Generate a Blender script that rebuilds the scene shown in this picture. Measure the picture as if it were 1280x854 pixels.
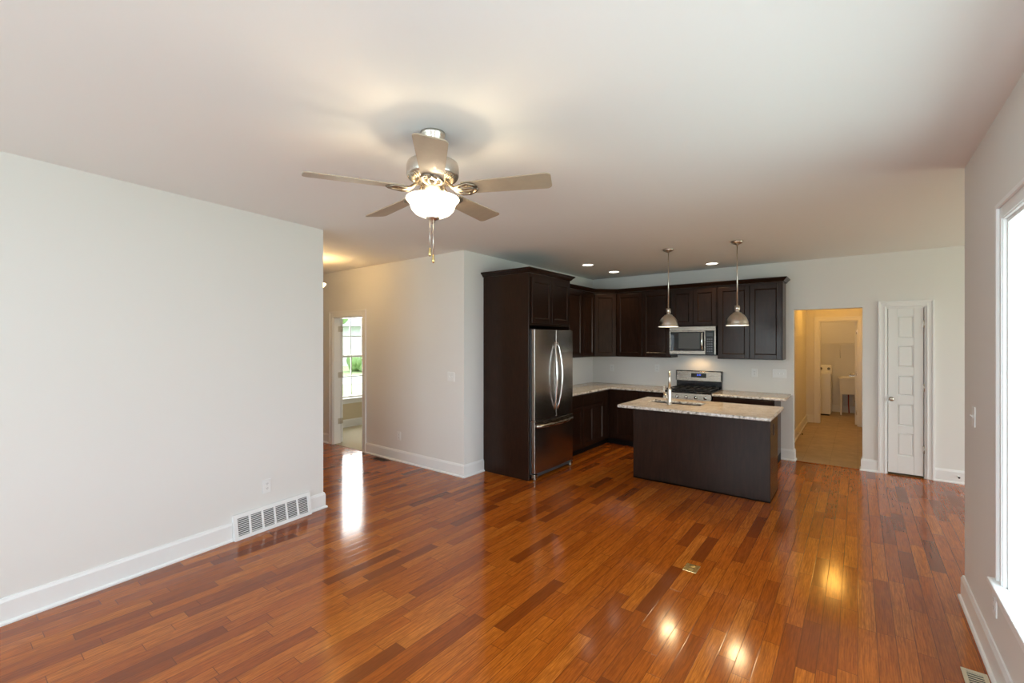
import bpy, bmesh, math
from mathutils import Vector, Matrix

scene = bpy.context.scene
for o in list(bpy.data.objects):
    bpy.data.objects.remove(o, do_unlink=True)
COL = scene.collection

# ------------------------------------------------------------------ camera
CAM_H = 1.6386
YAW = 0.6553
FPX = 562.5
cam_data = bpy.data.cameras.new('camera')
cam_data.sensor_width = 36.0
cam_data.lens = 36.0 * FPX / 1280.0
cam_data.clip_start = 0.05
cam_data.clip_end = 200
cam = bpy.data.objects.new('camera', cam_data)
cam.location = (0, 0, CAM_H)
cam.rotation_euler = (math.pi / 2, 0, YAW)
COL.objects.link(cam)
scene.camera = cam

# ------------------------------------------------------------------ view / world / lights
vs = scene.view_settings
scene.display_settings.display_device = 'sRGB'
vs.view_transform = 'Standard'
vs.look = 'None'
vs.exposure = 0.0
vs.gamma = 1.0
vs.use_curve_mapping = False
scene.cycles.max_bounces = 10
scene.cycles.diffuse_bounces = 6
scene.cycles.glossy_bounces = 5
scene.cycles.transparent_max_bounces = 12
scene.cycles.sample_clamp_indirect = 6.0
scene.cycles.use_denoising = True
scene.cycles.caustics_reflective = False
scene.cycles.caustics_refractive = False

world = bpy.data.worlds.new('sky')
scene.world = world
world.use_nodes = True
bgn = world.node_tree.nodes['Background']
bgn.inputs['Color'].default_value = (0.86, 0.93, 1.0, 1)
bgn.inputs['Strength'].default_value = 4.0

DAY = (0.665, 0.875, 1.03)
WARM = (1.0, 0.62, 0.25)


def add_light(name, kind, loc, energy, color, rot=(0, 0, 0), size=None, size_y=None, radius=None, spot=None, blend=0.5):
    ld = bpy.data.lights.new(name, kind)
    ld.energy = energy
    ld.color = color
    if kind == 'AREA':
        ld.shape = 'RECTANGLE'
        ld.size = size
        ld.size_y = size_y
    if radius is not None:
        ld.shadow_soft_size = radius
    if kind == 'SPOT':
        ld.spot_size = spot
        ld.spot_blend = blend
    ob = bpy.data.objects.new(name, ld)
    ob.location = loc
    ob.rotation_euler = rot
    COL.objects.link(ob)
    return ob


# daylight at the windows (each stands just outside a real window opening)
add_light('daylight_right_window', 'AREA', (0.95, 2.05, 1.42), 54, DAY, (0, math.radians(90), 0), 1.7, 1.9)
add_light('daylight_rear_window', 'AREA', (-1.6, -3.0, 1.5), 140, DAY, (math.radians(90), 0, 0), 3.2, 1.9)
add_light('daylight_nook_window', 'AREA', (3.55, 5.7, 1.2), 31, (0.93, 1.0, 0.93), (0, math.radians(90), 0), 2.0, 1.9)
add_light('daylight_bedroom_window', 'AREA', (-8.1, 5.15, 1.4), 45, (1.0, 0.97, 0.9), (0, math.radians(-90), 0), 1.6, 0.8)
# the photographer's flash, just above the camera
add_light('camera_flash', 'POINT', (0.0, 0.0, 1.90), 30, (0.88, 1.0, 1.10), radius=0.03)


# ------------------------------------------------------------------ helpers
class MB:
    """collects shapes and links them as one mesh object"""

    def __init__(self, frame=None):
        self.bm = bmesh.new()
        self.frame = frame or Matrix.Identity(4)

    def add(self, verts, faces, smooth=False):
        vv = [self.bm.verts.new(self.frame @ Vector(v)) for v in verts]
        out = []
        for f in faces:
            try:
                fc = self.bm.faces.new([vv[i] for i in f])
                fc.smooth = smooth
                out.append(fc)
            except ValueError:
                pass
        return out

    def box(self, x0, x1, y0, y1, z0, z1):
        v = [(x0, y0, z0), (x1, y0, z0), (x1, y1, z0), (x0, y1, z0), (x0, y0, z1), (x1, y0, z1), (x1, y1, z1), (x0, y1, z1)]
        self.add(v, [(0, 3, 2, 1), (4, 5, 6, 7), (0, 1, 5, 4), (1, 2, 6, 5), (2, 3, 7, 6), (3, 0, 4, 7)])
        return self

    def hexa(self, v):
        self.add(v, [(0, 3, 2, 1), (4, 5, 6, 7), (0, 1, 5, 4), (1, 2, 6, 5), (2, 3, 7, 6), (3, 0, 4, 7)])
        return self

    def prism(self, pts, z0, z1):
        """extrude a 2-D outline (x, y) from z0 to z1"""
        n = len(pts)
        v = [(p[0], p[1], z0) for p in pts] + [(p[0], p[1], z1) for p in pts]
        f = [tuple(range(n - 1, -1, -1)), tuple(range(n, 2 * n))]
        for i in range(n):
            j = (i + 1) % n
            f.append((i, j, n + j, n + i))
        self.add(v, f)
        return self

    def lathe(self, prof, center=(0, 0, 0), seg=32, axis='z', cap=True):
        """prof: list of (r, h); revolve around an axis through center"""
        def place(r, hh, a):
            ca, sa = r * math.cos(a), r * math.sin(a)
            if axis == 'z':
                p = (ca, sa, hh)
            elif axis == 'x':
                p = (hh, ca, sa)
            else:
                p = (ca, hh, sa)
            return (p[0] + center[0], p[1] + center[1], p[2] + center[2])
        v, f = [], []
        for (r, hh) in prof:
            for k in range(seg):
                v.append(place(max(r, 1e-5), hh, 2 * math.pi * k / seg))
        for i in range(len(prof) - 1):
            for k in range(seg):
                k2 = (k + 1) % seg
                f.append((i * seg + k, i * seg + k2, (i + 1) * seg + k2, (i + 1) * seg + k))
        if cap:
            f.append(tuple(reversed(range(seg))))
            f.append(tuple(range((len(prof) - 1) * seg, len(prof) * seg)))
        self.add(v, f, True)
        return self

    def cyl(self, center, r, h0, h1, seg=24, axis='z'):
        return self.lathe([(r, h0), (r, h1)], center, seg, axis)

    def tube(self, pts, r, seg=12, flat=1.0):
        """round bar along a polyline; r a number or a list"""
        P = [Vector(p) for p in pts]
        n = len(P)
        rs = r if isinstance(r, (list, tuple)) else [r] * n
        v, f = [], []
        up = None
        for i in range(n):
            t = (P[min(i + 1, n - 1)] - P[max(i - 1, 0)]).normalized()
            if up is None:
                up = Vector((0, 0, 1)) if abs(t.z) < 0.9 else Vector((1, 0, 0))
            side = t.cross(up)
            if side.length < 1e-4:
                side = t.cross(Vector((1, 0.3, 0)))
            side.normalize()
            up = side.cross(t).normalized()
            for k in range(seg):
                a = 2 * math.pi * k / seg
                q = P[i] + side * (rs[i] * math.cos(a)) + up * (rs[i] * flat * math.sin(a))
                v.append(tuple(q))
        for i in range(n - 1):
            for k in range(seg):
                k2 = (k + 1) % seg
                f.append((i * seg + k, i * seg + k2, (i + 1) * seg + k2, (i + 1) * seg + k))
        f.append(tuple(reversed(range(seg))))
        f.append(tuple(range((n - 1) * seg, n * seg)))
        self.add(v, f, True)
        return self

    def sphere(self, c, r, seg=16, rings=10, sz=1.0):
        prof = []
        for i in range(rings + 1):
            a = -math.pi / 2 + math.pi * i / rings
            prof.append((r * math.cos(a), r * sz * math.sin(a)))
        return self.lathe(prof, c, seg, 'z', True)

    def sweep(self, path, profile, side=1, z=0.0):
        """run a closed profile [(out, up)] along a 2-D path with mitred corners; side=+1 puts 'out' on the left"""
        n = len(path)
        P = [Vector(p) for p in path]
        m = len(profile)
        dirs = [(P[i + 1] - P[i]).normalized() for i in range(n - 1)]
        nrm = [Vector((-d.y, d.x)) * side for d in dirs]
        v, f = [], []
        for i in range(n):
            if i == 0:
                mv = nrm[0]
            elif i == n - 1:
                mv = nrm[-1]
            else:
                b = (nrm[i - 1] + nrm[i])
                b.normalize()
                mv = b / max(0.2, b.dot(nrm[i]))
            for (o, u) in profile:
                v.append((P[i].x + mv.x * o, P[i].y + mv.y * o, z + u))
        for i in range(n - 1):
            for k in range(m):
                k2 = (k + 1) % m
                f.append((i * m + k, i * m + k2, (i + 1) * m + k2, (i + 1) * m + k))
        f.append(tuple(reversed(range(m))))
        f.append(tuple(range((n - 1) * m, n * m)))
        self.add(v, f)
        return self

    def build(self, name, mat, parent=None, bevel=0.0, seg=2):
        bmesh.ops.recalc_face_normals(self.bm, faces=self.bm.faces[:])
        me = bpy.data.meshes.new(name)
        if parent is not None:
            off = parent_world(parent)
            bmesh.ops.translate(self.bm, verts=self.bm.verts[:], vec=-off)
        self.bm.to_mesh(me)
        self.bm.free()
        me.materials.append(mat)
        ob = bpy.data.objects.new(name, me)
        COL.objects.link(ob)
        if parent is not None:
            ob.parent = parent
        if bevel > 0:
            md = ob.modifiers.new('edge', 'BEVEL')
            md.width = bevel
            md.segments = seg
            md.limit_method = 'ANGLE'
            md.angle_limit = math.radians(40)
        return ob


def parent_world(p):
    v = Vector((0, 0, 0))
    while p is not None:
        v += p.location
        p = p.parent
    return v


def thing(name, label, cat, loc, group=None):
    o = bpy.data.objects.new(name, None)
    o.empty_display_size = 0.1
    COL.objects.link(o)
    o.location = loc
    o['label'] = label
    o['category'] = cat
    if group:
        o['group'] = group
    return o


def tag(o, label, cat, group=None):
    o['label'] = label
    o['category'] = cat
    if group:
        o['group'] = group
    return o


def struct(o, label=None):
    o['kind'] = 'structure'
    if label:
        o['label'] = label
    return o


def struct_root(name, loc, label=None):
    o = bpy.data.objects.new(name, None)
    o.empty_display_size = 0.1
    COL.objects.link(o)
    o.location = loc
    return struct(o, label)


def frame(o, u, n):
    """local (along u, out along n, up) -> world"""
    u = Vector((u[0], u[1], 0)).normalized()
    n = Vector((n[0], n[1], 0)).normalized()
    m = Matrix.Identity(4)
    m.col[0][:3] = u
    m.col[1][:3] = n
    m.col[2][:3] = (0, 0, 1)
    m.col[3][:3] = o
    return m


def copy_thing(root, delta, label):
    r = root.copy()
    COL.objects.link(r)
    r.location = root.location + Vector(delta)
    r['label'] = label
    for ch in list(root.children):
        c = ch.copy()
        COL.objects.link(c)
        c.parent = r
        for g in list(ch.children):
            d = g.copy()
            COL.objects.link(d)
            d.parent = c
    return r


# ------------------------------------------------------------------ materials
def mat_base(name, color, rough=0.5, metal=0.0, spec=0.5):
    m = bpy.data.materials.new(name)
    m.use_nodes = True
    b = m.node_tree.nodes['Principled BSDF']
    b.inputs['Base Color'].default_value = (*color, 1)
    b.inputs['Roughness'].default_value = rough
    b.inputs['Metallic'].default_value = metal
    b.inputs['Specular IOR Level'].default_value = spec
    return m


class NT:
    def __init__(self, m):
        self.t = m.node_tree
        self.b = self.t.nodes['Principled BSDF']

    def n(self, kind, **kw):
        x = self.t.nodes.new(kind)
        for k, v in kw.items():
            setattr(x, k, v)
        return x

    def l(self, a, b):
        self.t.links.new(a, b)

    def math(self, op, a, b=None, c=None):
        x = self.n('ShaderNodeMath', operation=op)
        for i, s in enumerate((a, b, c)):
            if s is None:
                continue
            if isinstance(s, (int, float)):
                x.inputs[i].default_value = s
            else:
                self.l(s, x.inputs[i])
        return x.outputs[0]

    def ramp(self, fac, stops, interp='LINEAR'):
        x = self.n('ShaderNodeValToRGB')
        x.color_ramp.interpolation = interp
        el = x.color_ramp.elements
        while len(el) < len(stops):
            el.new(0.5)
        for e, (p, c) in zip(el, stops):
            e.position = p
            e.color = (*c, 1)
        self.l(fac, x.inputs[0])
        return x.outputs[0]

    def mix(self, fac, a, b, mode='MIX'):
        x = self.n('ShaderNodeMix', data_type='RGBA', blend_type=mode)
        for s, i in ((fac, 0), (a, 6), (b, 7)):
            if isinstance(s, (int, float)):
                x.inputs[i].default_value = s
            elif isinstance(s, tuple):
                x.inputs[i].default_value = (*s, 1)
            else:
                self.l(s, x.inputs[i])
        return x.outputs[2]

    def coords(self, scale=(1, 1, 1), kind='Object'):
        tc = self.n('ShaderNodeTexCoord')
        mp = self.n('ShaderNodeMapping')
        mp.inputs['Scale'].default_value = scale
        self.l(tc.outputs[kind], mp.inputs[0])
        return mp.outputs[0]

    def noise(self, vec, scale, detail=4, rough=0.55):
        x = self.n('ShaderNodeTexNoise')
        x.inputs['Scale'].default_value = scale
        x.inputs['Detail'].default_value = detail
        x.inputs['Roughness'].default_value = rough
        self.l(vec, x.inputs['Vector'])
        return x.outputs['Fac']

    def bump(self, height, strength, dist=0.01):
        x = self.n('ShaderNodeBump')
        x.inputs['Strength'].default_value = strength
        x.inputs['Distance'].default_value = dist
        self.l(height, x.inputs['Height'])
        self.l(x.outputs[0], self.b.inputs['Normal'])


def mat_paint(name, color, rough=0.6, bump=0.04):
    m = mat_base(name, color, rough, 0, 0.3)
    t = NT(m)
    v = t.coords()
    nz = t.noise(v, 140, 3)
    t.bump(nz, bump, 0.002)
    big = t.noise(v, 0.7, 2)
    c = t.mix(t.math('MULTIPLY', big, 0.06), color, tuple(q * 0.9 for q in color))
    t.l(c, t.b.inputs['Base Color'])
    return m


M = {}
M['wall'] = mat_paint('wall_paint', (0.80, 0.785, 0.75), 0.65)
M['ceiling'] = mat_paint('ceiling_paint', (0.86, 0.855, 0.84), 0.8)
M['beige'] = mat_paint('beige_wall_paint', (0.70, 0.60, 0.43), 0.65)
M['trim'] = mat_paint('white_trim_paint', (0.86, 0.86, 0.845), 0.35, 0.01)
M['door'] = mat_paint('white_door_paint', (0.84, 0.84, 0.82), 0.4, 0.01)
M['plastic'] = mat_paint('white_plastic', (0.85, 0.85, 0.83), 0.35, 0.0)
M['slot'] = mat_base('dark_slot', (0.03, 0.03, 0.03), 0.6)
M['darkmetal'] = mat_base('dark_register_metal', (0.06, 0.045, 0.035), 0.5, 0.3)
M['black'] = mat_base('black_enamel', (0.008, 0.008, 0.009), 0.18)
M['iron'] = mat_base('cast_iron', (0.012, 0.012, 0.012), 0.55)
M['blackglass'] = mat_base('black_glass', (0.008, 0.008, 0.008), 0.05, 0, 0.45)
M['brass'] = mat_base('polished_brass', (0.80, 0.62, 0.28), 0.25, 1.0)
M['chrome'] = mat_base('chrome', (0.80, 0.79, 0.77), 0.12, 1.0)
M['red'] = mat_base('red_hose', (0.45, 0.05, 0.04), 0.5)
M['blue'] = mat_base('blue_hose', (0.08, 0.12, 0.42), 0.5)
M['appliance'] = mat_base('white_enamel', (0.82, 0.82, 0.80), 0.3)
M['tub'] = mat_base('white_polypropylene', (0.80, 0.79, 0.76), 0.45)
M['concrete'] = mat_base('grey_siding', (0.62, 0.64, 0.66), 0.8)
M['shingle'] = mat_base('roof_shingle', (0.42, 0.43, 0.45), 0.9)


def mat_nickel(name, color, rough, scale=(1, 1, 60)):
    m = mat_base(name, color, rough, 1.0)
    t = NT(m)
    v = t.coords(scale)
    nz = t.noise(v, 30, 3)
    t.l(t.math('MULTIPLY_ADD', nz, 0.06, rough - 0.03), t.b.inputs['Roughness'])
    return m


M['nickel'] = mat_nickel('brushed_nickel', (0.66, 0.61, 0.54), 0.28)
M['armmetal'] = mat_base('antique_nickel', (0.30, 0.25, 0.19), 0.36, 1.0)
M['steel'] = mat_nickel('brushed_stainless_steel', (0.40, 0.355, 0.30), 0.27, (0.3, 0.3, 6))
M['steelv'] = mat_nickel('stainless_door_steel', (0.36, 0.325, 0.295), 0.24, (60, 60, 0.6))
M['fridgeside'] = mat_base('dark_grey_fridge_side', (0.06, 0.06, 0.062), 0.45)


def mat_cabinet():
    m = mat_base('espresso_stained_maple', (0.02, 0.011, 0.008), 0.32, 0, 0.25)
    t = NT(m)
    v = t.coords((9, 9, 1.0))
    nz = t.noise(v, 6, 6, 0.6)
    blot = t.noise(t.coords((1, 1, 1)), 2.3, 3)
    c = t.ramp(nz, [(0.3, (0.011, 0.0045, 0.0026)), (0.7, (0.026, 0.0110, 0.0062))])
    c = t.mix(t.math('MULTIPLY', blot, 0.5), c, (0.028, 0.0135, 0.0085))
    t.l(c, t.b.inputs['Base Color'])
    t.l(t.math('MULTIPLY_ADD', nz, 0.10, 0.19), t.b.inputs['Roughness'])
    t.b.inputs['Specular Tint'].default_value = (1.0, 0.90, 0.83, 1)
    t.bump(nz, 0.05, 0.002)
    return m


M['cabinet'] = mat_cabinet()
M['cabinet_in'] = mat_base('dark_cabinet_toe', (0.008, 0.005, 0.004), 0.6, 0, 0.1)


def mat_granite():
    m = mat_base('beige_granite', (0.6, 0.48, 0.34), 0.12, 0, 0.5)
    t = NT(m)
    v = t.coords()
    n1 = t.noise(v, 14, 6, 0.65)
    n2 = t.noise(v, 90, 3, 0.6)
    vor = t.n('ShaderNodeTexVoronoi')
    vor.inputs['Scale'].default_value = 110
    t.l(v, vor.inputs['Vector'])
    n3 = t.noise(v, 38, 5, 0.7)
    c = t.ramp(n1, [(0.3, (0.40, 0.28, 0.17)), (0.5, (0.58, 0.44, 0.30)), (0.72, (0.68, 0.57, 0.44))])
    c = t.mix(t.ramp(n2, [(0.45, (0, 0, 0)), (0.7, (0.7, 0.7, 0.7))]), c, (0.74, 0.66, 0.55))
    c = t.mix(t.ramp(n3, [(0.60, (0, 0, 0)), (0.68, (0.75, 0.75, 0.75))]), c, (0.13, 0.09, 0.07))
    sp = t.ramp(vor.outputs['Distance'], [(0.16, (0.5, 0.5, 0.5)), (0.24, (0, 0, 0))])
    c = t.mix(sp, c, (0.10, 0.075, 0.06))
    t.l(c, t.b.inputs['Base Color'])
    return m


M['granite'] = mat_granite()


def mat_granite_edge():
    m = mat_base('chiselled_granite_edge', (0.7, 0.66, 0.6), 0.22)
    t = NT(m)
    v = t.coords((1, 1, 1))
    n1 = t.noise(v, 26, 5, 0.7)
    n3 = t.noise(v, 60, 4, 0.7)
    c = t.ramp(n1, [(0.36, (0.16, 0.13, 0.11)), (0.47, (0.58, 0.50, 0.42)), (0.62, (0.82, 0.79, 0.74))])
    c = t.mix(t.ramp(n3, [(0.58, (0, 0, 0)), (0.66, (0.8, 0.8, 0.8))]), c, (0.12, 0.10, 0.09))
    t.l(c, t.b.inputs['Base Color'])
    return m


M['granite_edge'] = mat_granite_edge()


def mat_keys():
    m = mat_base('printed_keypad', (0.05, 0.05, 0.055), 0.25)
    t = NT(m)
    tc = t.n('ShaderNodeTexCoord')
    sp = t.n('ShaderNodeSeparateXYZ')
    t.l(tc.outputs['Generated'], sp.inputs[0])
    fx = t.math('FRACT', t.math('MULTIPLY', sp.outputs[0], 3.0))
    fz = t.math('FRACT', t.math('MULTIPLY', sp.outputs[2], 6.0))
    a = t.math('LESS_THAN', t.math('ABSOLUTE', t.math('SUBTRACT', fx, 0.5)), 0.28)
    b = t.math('LESS_THAN', t.math('ABSOLUTE', t.math('SUBTRACT', fz, 0.5)), 0.16)
    t.l(t.mix(t.math('MULTIPLY', a, b), (0.012, 0.012, 0.013), (0.16, 0.16, 0.17)), t.b.inputs['Base Color'])
    return m


def mat_floor():
    m = mat_base('oak_strip_floor', (0.3, 0.1, 0.03), 0.2, 0, 0.5)
    t = NT(m)
    tc = t.n('ShaderNodeTexCoord')
    sp = t.n('ShaderNodeSeparateXYZ')
    t.l(tc.outputs['Object'], sp.inputs[0])
    X, Y = sp.outputs[0], sp.outputs[1]
    W = 0.083
    xs = t.math('DIVIDE', X, W)
    row = t.math('FLOOR', xs)
    wr = t.n('ShaderNodeTexWhiteNoise', noise_dimensions='1D')
    t.l(row, wr.inputs['W'])
    rnd = wr.outputs['Value']
    wr2 = t.n('ShaderNodeTexWhiteNoise', noise_dimensions='1D')
    t.l(t.math('ADD', row, 37.31), wr2.inputs['W'])
    Ln = t.math('MULTIPLY_ADD', wr2.outputs['Value'], 0.45, 0.38)      # board length differs by row
    ys = t.math('DIVIDE', t.math('MULTIPLY_ADD', rnd, 7.0, Y), Ln)
    colm = t.math('FLOOR', ys)
    cb = t.n('ShaderNodeCombineXYZ')
    t.l(row, cb.inputs[0])
    t.l(colm, cb.inputs[1])
    wn = t.n('ShaderNodeTexWhiteNoise', noise_dimensions='3D')
    t.l(cb.outputs[0], wn.inputs['Vector'])
    tone = wn.outputs['Value']
    # seams
    fx = t.math('FRACT', xs)
    dx = t.math('MULTIPLY', t.math('MINIMUM', fx, t.math('SUBTRACT', 1.0, fx)), W)
    fy = t.math('FRACT', ys)
    dy = t.math('MULTIPLY', t.math('MINIMUM', fy, t.math('SUBTRACT', 1.0, fy)), Ln)
    dmin = t.math('MINIMUM', dx, dy)
    seam = t.n('ShaderNodeMapRange')
    seam.inputs['From Min'].default_value = 0.0006
    seam.inputs['From Max'].default_value = 0.0024
    t.l(dmin, seam.inputs['Value'])
    # grain, shifted from board to board
    off = t.math('MULTIPLY', tone, 53.0)
    gx = t.n('ShaderNodeCombineXYZ')
    t.l(t.math('MULTIPLY_ADD', X, 17.0, off), gx.inputs[0])
    t.l(t.math('MULTIPLY_ADD', Y, 1.9, off), gx.inputs[1])
    t.l(off, gx.inputs[2])
    g1 = t.noise(gx.outputs[0], 1.0, 5, 0.6)
    wv = t.math('FRACT', t.math('MULTIPLY', g1, 9.0))
    ring = t.math('ABSOLUTE', t.math('SUBTRACT', wv, 0.5))
    gx2 = t.n('ShaderNodeCombineXYZ')
    t.l(t.math('MULTIPLY_ADD', X, 170.0, off), gx2.inputs[0])
    t.l(t.math('MULTIPLY', Y, 5.0), gx2.inputs[1])
    t.l(off, gx2.inputs[2])
    g2 = t.noise(gx2.outputs[0], 1.0, 3, 0.6)
    base = t.ramp(tone, [(0.0, (0.20, 0.043, 0.007)), (0.12, (0.30, 0.066, 0.008)), (0.25, (0.40, 0.092, 0.009)), (0.55, (0.48, 0.116, 0.011)),
                         (0.85, (0.54, 0.146, 0.015)), (1.0, (0.60, 0.180, 0.022))])
    c = t.mix(t.math('MULTIPLY', ring, 0.85), base, (0.19, 0.042, 0.005))
    c = t.mix(t.math('MULTIPLY', t.ramp(g2, [(0.42, (0, 0, 0)), (0.68, (1, 1, 1))]), 0.60), c, (0.14, 0.030, 0.004))
    c = t.mix(seam.outputs[0], (0.13, 0.034, 0.006), c)
    t.l(c, t.b.inputs['Base Color'])
    smear = t.noise(tc.outputs['Object'], 1.6, 4, 0.6)
    ro = t.math('MULTIPLY_ADD', smear, 0.08, 0.06)
    ro = t.math('MULTIPLY_ADD', g2, 0.06, ro)
    t.l(ro, t.b.inputs['Roughness'])
    # slight cupping from board to board plus seams
    hgt = t.math('ADD', t.math('MULTIPLY', seam.outputs[0], 0.6), t.math('MULTIPLY', t.math('MINIMUM', dx, 0.02), 8.0))
    hgt = t.math('ADD', hgt, t.math('MULTIPLY', g1, 0.25))
    t.bump(hgt, 0.06, 0.004)
    return m


M['floor'] = mat_floor()


def mat_vinyl():
    m = mat_base('tan_vinyl_tile', (0.45, 0.33, 0.2), 0.4)
    t = NT(m)
    v = t.coords()
    n1 = t.noise(v, 6, 6, 0.65)
    c = t.ramp(n1, [(0.3, (0.36, 0.25, 0.14)), (0.7, (0.52, 0.39, 0.24))])
    br = t.n('ShaderNodeTexBrick', offset=0.0)
    br.inputs['Scale'].default_value = 1.0
    br.inputs['Brick Width'].default_value = 0.305
    br.inputs['Row Height'].default_value = 0.305
    br.inputs['Mortar Size'].default_value = 0.004
    br.inputs['Color1'].default_value = (1, 1, 1, 1)
    br.inputs['Color2'].default_value = (0.9, 0.9, 0.9, 1)
    br.inputs['Mortar'].default_value = (0.75, 0.72, 0.68, 1)
    t.l(v, br.inputs['Vector'])
    c = t.mix(1.0, c, br.outputs['Color'], 'MULTIPLY')
    t.l(c, t.b.inputs['Base Color'])
    return m


M['vinyl'] = mat_vinyl()


def mat_noise2(name, c1, c2, scale, rough, bump=0.0):
    m = mat_base(name, c1, rough)
    t = NT(m)
    v = t.coords()
    nz = t.noise(v, scale, 5, 0.6)
    t.l(t.ramp(nz, [(0.3, c1), (0.7, c2)]), t.b.inputs['Base Color'])
    if bump:
        t.bump(nz, bump, 0.01)
    return m


M['carpet'] = mat_noise2('beige_carpet', (0.52, 0.46, 0.34), (0.62, 0.56, 0.43), 160, 0.95, 0.5)
M['grass'] = mat_noise2('lawn_grass', (0.34, 0.44, 0.20), (0.46, 0.54, 0.28), 3, 0.9)
M['leaf'] = mat_noise2('leaves', (0.16, 0.30, 0.09), (0.30, 0.44, 0.18), 7, 0.8)
M['asphalt'] = mat_noise2('street_asphalt', (0.45, 0.45, 0.46), (0.52, 0.52, 0.53), 12, 0.9)
M['bark'] = mat_noise2('bark', (0.10, 0.07, 0.05), (0.17, 0.12, 0.08), 12, 0.9)
M['blade'] = mat_noise2('greige_fan_blade', (0.38, 0.30, 0.215), (0.42, 0.335, 0.24), 18, 0.42)


def mat_emit(name, color, strength, base=(0.9, 0.88, 0.82), rough=0.35):
    m = mat_base(name, base, rough)
    b = m.node_tree.nodes['Principled BSDF']
    b.inputs['Emission Color'].default_value = (*color, 1)
    b.inputs['Emission Strength'].default_value = strength
    return m


M['bowl'] = mat_emit('lit_frosted_glass', (1.0, 0.84, 0.58), 3.2)
M['lens'] = mat_emit('lit_recessed_lens', (1.0, 0.93, 0.80), 5.0)
M['bulb'] = mat_emit('lit_bulb', (1.0, 0.80, 0.5), 4.0)
M['hallbowl'] = mat_emit('lit_hall_bowl', (1.0, 0.64, 0.27), 9.0)
M['blue_led'] = mat_emit('blue_display_digits', (0.08, 0.16, 1.0), 2.2, (0.01, 0.01, 0.05))
M['shade_inner'] = mat_base('white_enamel_shade_lining', (0.85, 0.83, 0.78), 0.4)


def mat_glass():
    m = bpy.data.materials.new('clear_window_glass')
    m.use_nodes = True
    nt = m.node_tree
    nt.nodes.clear()
    out = nt.nodes.new('ShaderNodeOutputMaterial')
    mx = nt.nodes.new('ShaderNodeMixShader')
    tr = nt.nodes.new('ShaderNodeBsdfTransparent')
    gl = nt.nodes.new('ShaderNodeBsdfGlossy')
    gl.inputs['Roughness'].default_value = 0.02
    mx.inputs[0].default_value = 0.05
    nt.links.new(tr.outputs[0], mx.inputs[1])
    nt.links.new(gl.outputs[0], mx.inputs[2])
    nt.links.new(mx.outputs[0], out.inputs[0])
    return m


M['glass'] = mat_glass()

# ------------------------------------------------------------------ the shell
H = 2.74
xK, yH, yB, xR, yR = -3.764, 3.9485, 7.258, 0.5377, 4.016
LC = Vector((-4.184, 2.386, 0))               # far corner of the left wall
LU = Vector((0.119, -0.993, 0)).normalized()  # along it, towards the camera
LN = Vector((0.993, 0.119, 0)).normalized()   # into the room
FL = frame(LC, LU, LN)


def wall(name, fr, length, height, thick, holes=(), mat='wall', u0=0.0):
    """slab behind the plane (local y from -thick to 0) with rectangular holes (u0,u1,z0,z1)"""
    us = sorted({u0, length, *[q for h_ in holes for q in h_[:2]]})
    zs = sorted({0.0, height, *[q for h_ in holes for q in h_[2:]]})
    bm = MB(fr)
    idx = {}

    def solid(i, j):
        if i < 0 or j < 0 or i >= len(us) - 1 or j >= len(zs) - 1:
            return False
        cu, cz = (us[i] + us[i + 1]) / 2, (zs[j] + zs[j + 1]) / 2
        return not any(h_[0] < cu < h_[1] and h_[2] < cz < h_[3] for h_ in holes)
    for i in range(len(us) - 1):
        for j in range(len(zs) - 1):
            if not solid(i, j):
                continue
            a, b, c, d = us[i], us[i + 1], zs[j], zs[j + 1]
            bm.add([(a, 0, c), (b, 0, c), (b, 0, d), (a, 0, d)], [(0, 1, 2, 3)])
            bm.add([(a, -thick, c), (b, -thick, c), (b, -thick, d), (a, -thick, d)], [(3, 2, 1, 0)])
            if not solid(i - 1, j):
                bm.add([(a, 0, c), (a, -thick, c), (a, -thick, d), (a, 0, d)], [(0, 1, 2, 3)])
            if not solid(i + 1, j):
                bm.add([(b, 0, c), (b, -thick, c), (b, -thick, d), (b, 0, d)], [(3, 2, 1, 0)])
            if not solid(i, j - 1):
                bm.add([(a, 0, c), (b, 0, c), (b, -thick, c), (a, -thick, c)], [(3, 2, 1, 0)])
            if not solid(i, j + 1):
                bm.add([(a, 0, d), (b, 0, d), (b, -thick, d), (a, -thick, d)], [(0, 1, 2, 3)])
    bmesh.ops.remove_doubles(bm.bm, verts=bm.bm.verts[:], dist=1e-5)
    return struct(bm.build(name, M[mat]))


T = 0.12
# floors
struct(MB().prism([(-8.4, 2.2), (-4.25, 2.2), (-3.70, -2.85), (0.6, -2.85), (0.6, 3.9), (3.4, 3.9), (3.4, yB), (-3.9, yB),
                   (-3.9, yH + 0.02), (-8.4, yH + 0.02)], -0.10, 0.0).build('floor', M['floor']),
       'glossy red-brown oak strip floor')
struct(MB().box(-1.7, 1.05, yB, 13.1, -0.10, -0.002).build('floor_utility', M['vinyl']), 'tan vinyl tile floor beyond the cased opening')
struct(MB().box(-8.0, xK - T, yH + 0.02, 7.5, -0.10, 0.004).build('floor_bedroom', M['carpet']), 'beige carpet beyond the hall doorway')
# ceiling
struct(MB().prism([(-8.6, -3.0), (0.70, -3.0), (0.70, 3.86), (3.6, 3.86), (3.6, 13.2), (-8.6, 13.2)], H, H + 0.12).build('ceiling', M['ceiling']), 'flat off-white ceiling')

# left wall: plane through LC, facing the room
wall('wall_left', FL, 5.3, H, T)
# rear wall behind the camera with a wide window
wall('wall_rear', frame(Vector((0.65, -2.75, 0)), (-1, 0), (0, 1)), 4.5, H, T, [(0.75, 3.75, 0.55, 2.35)])
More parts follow.
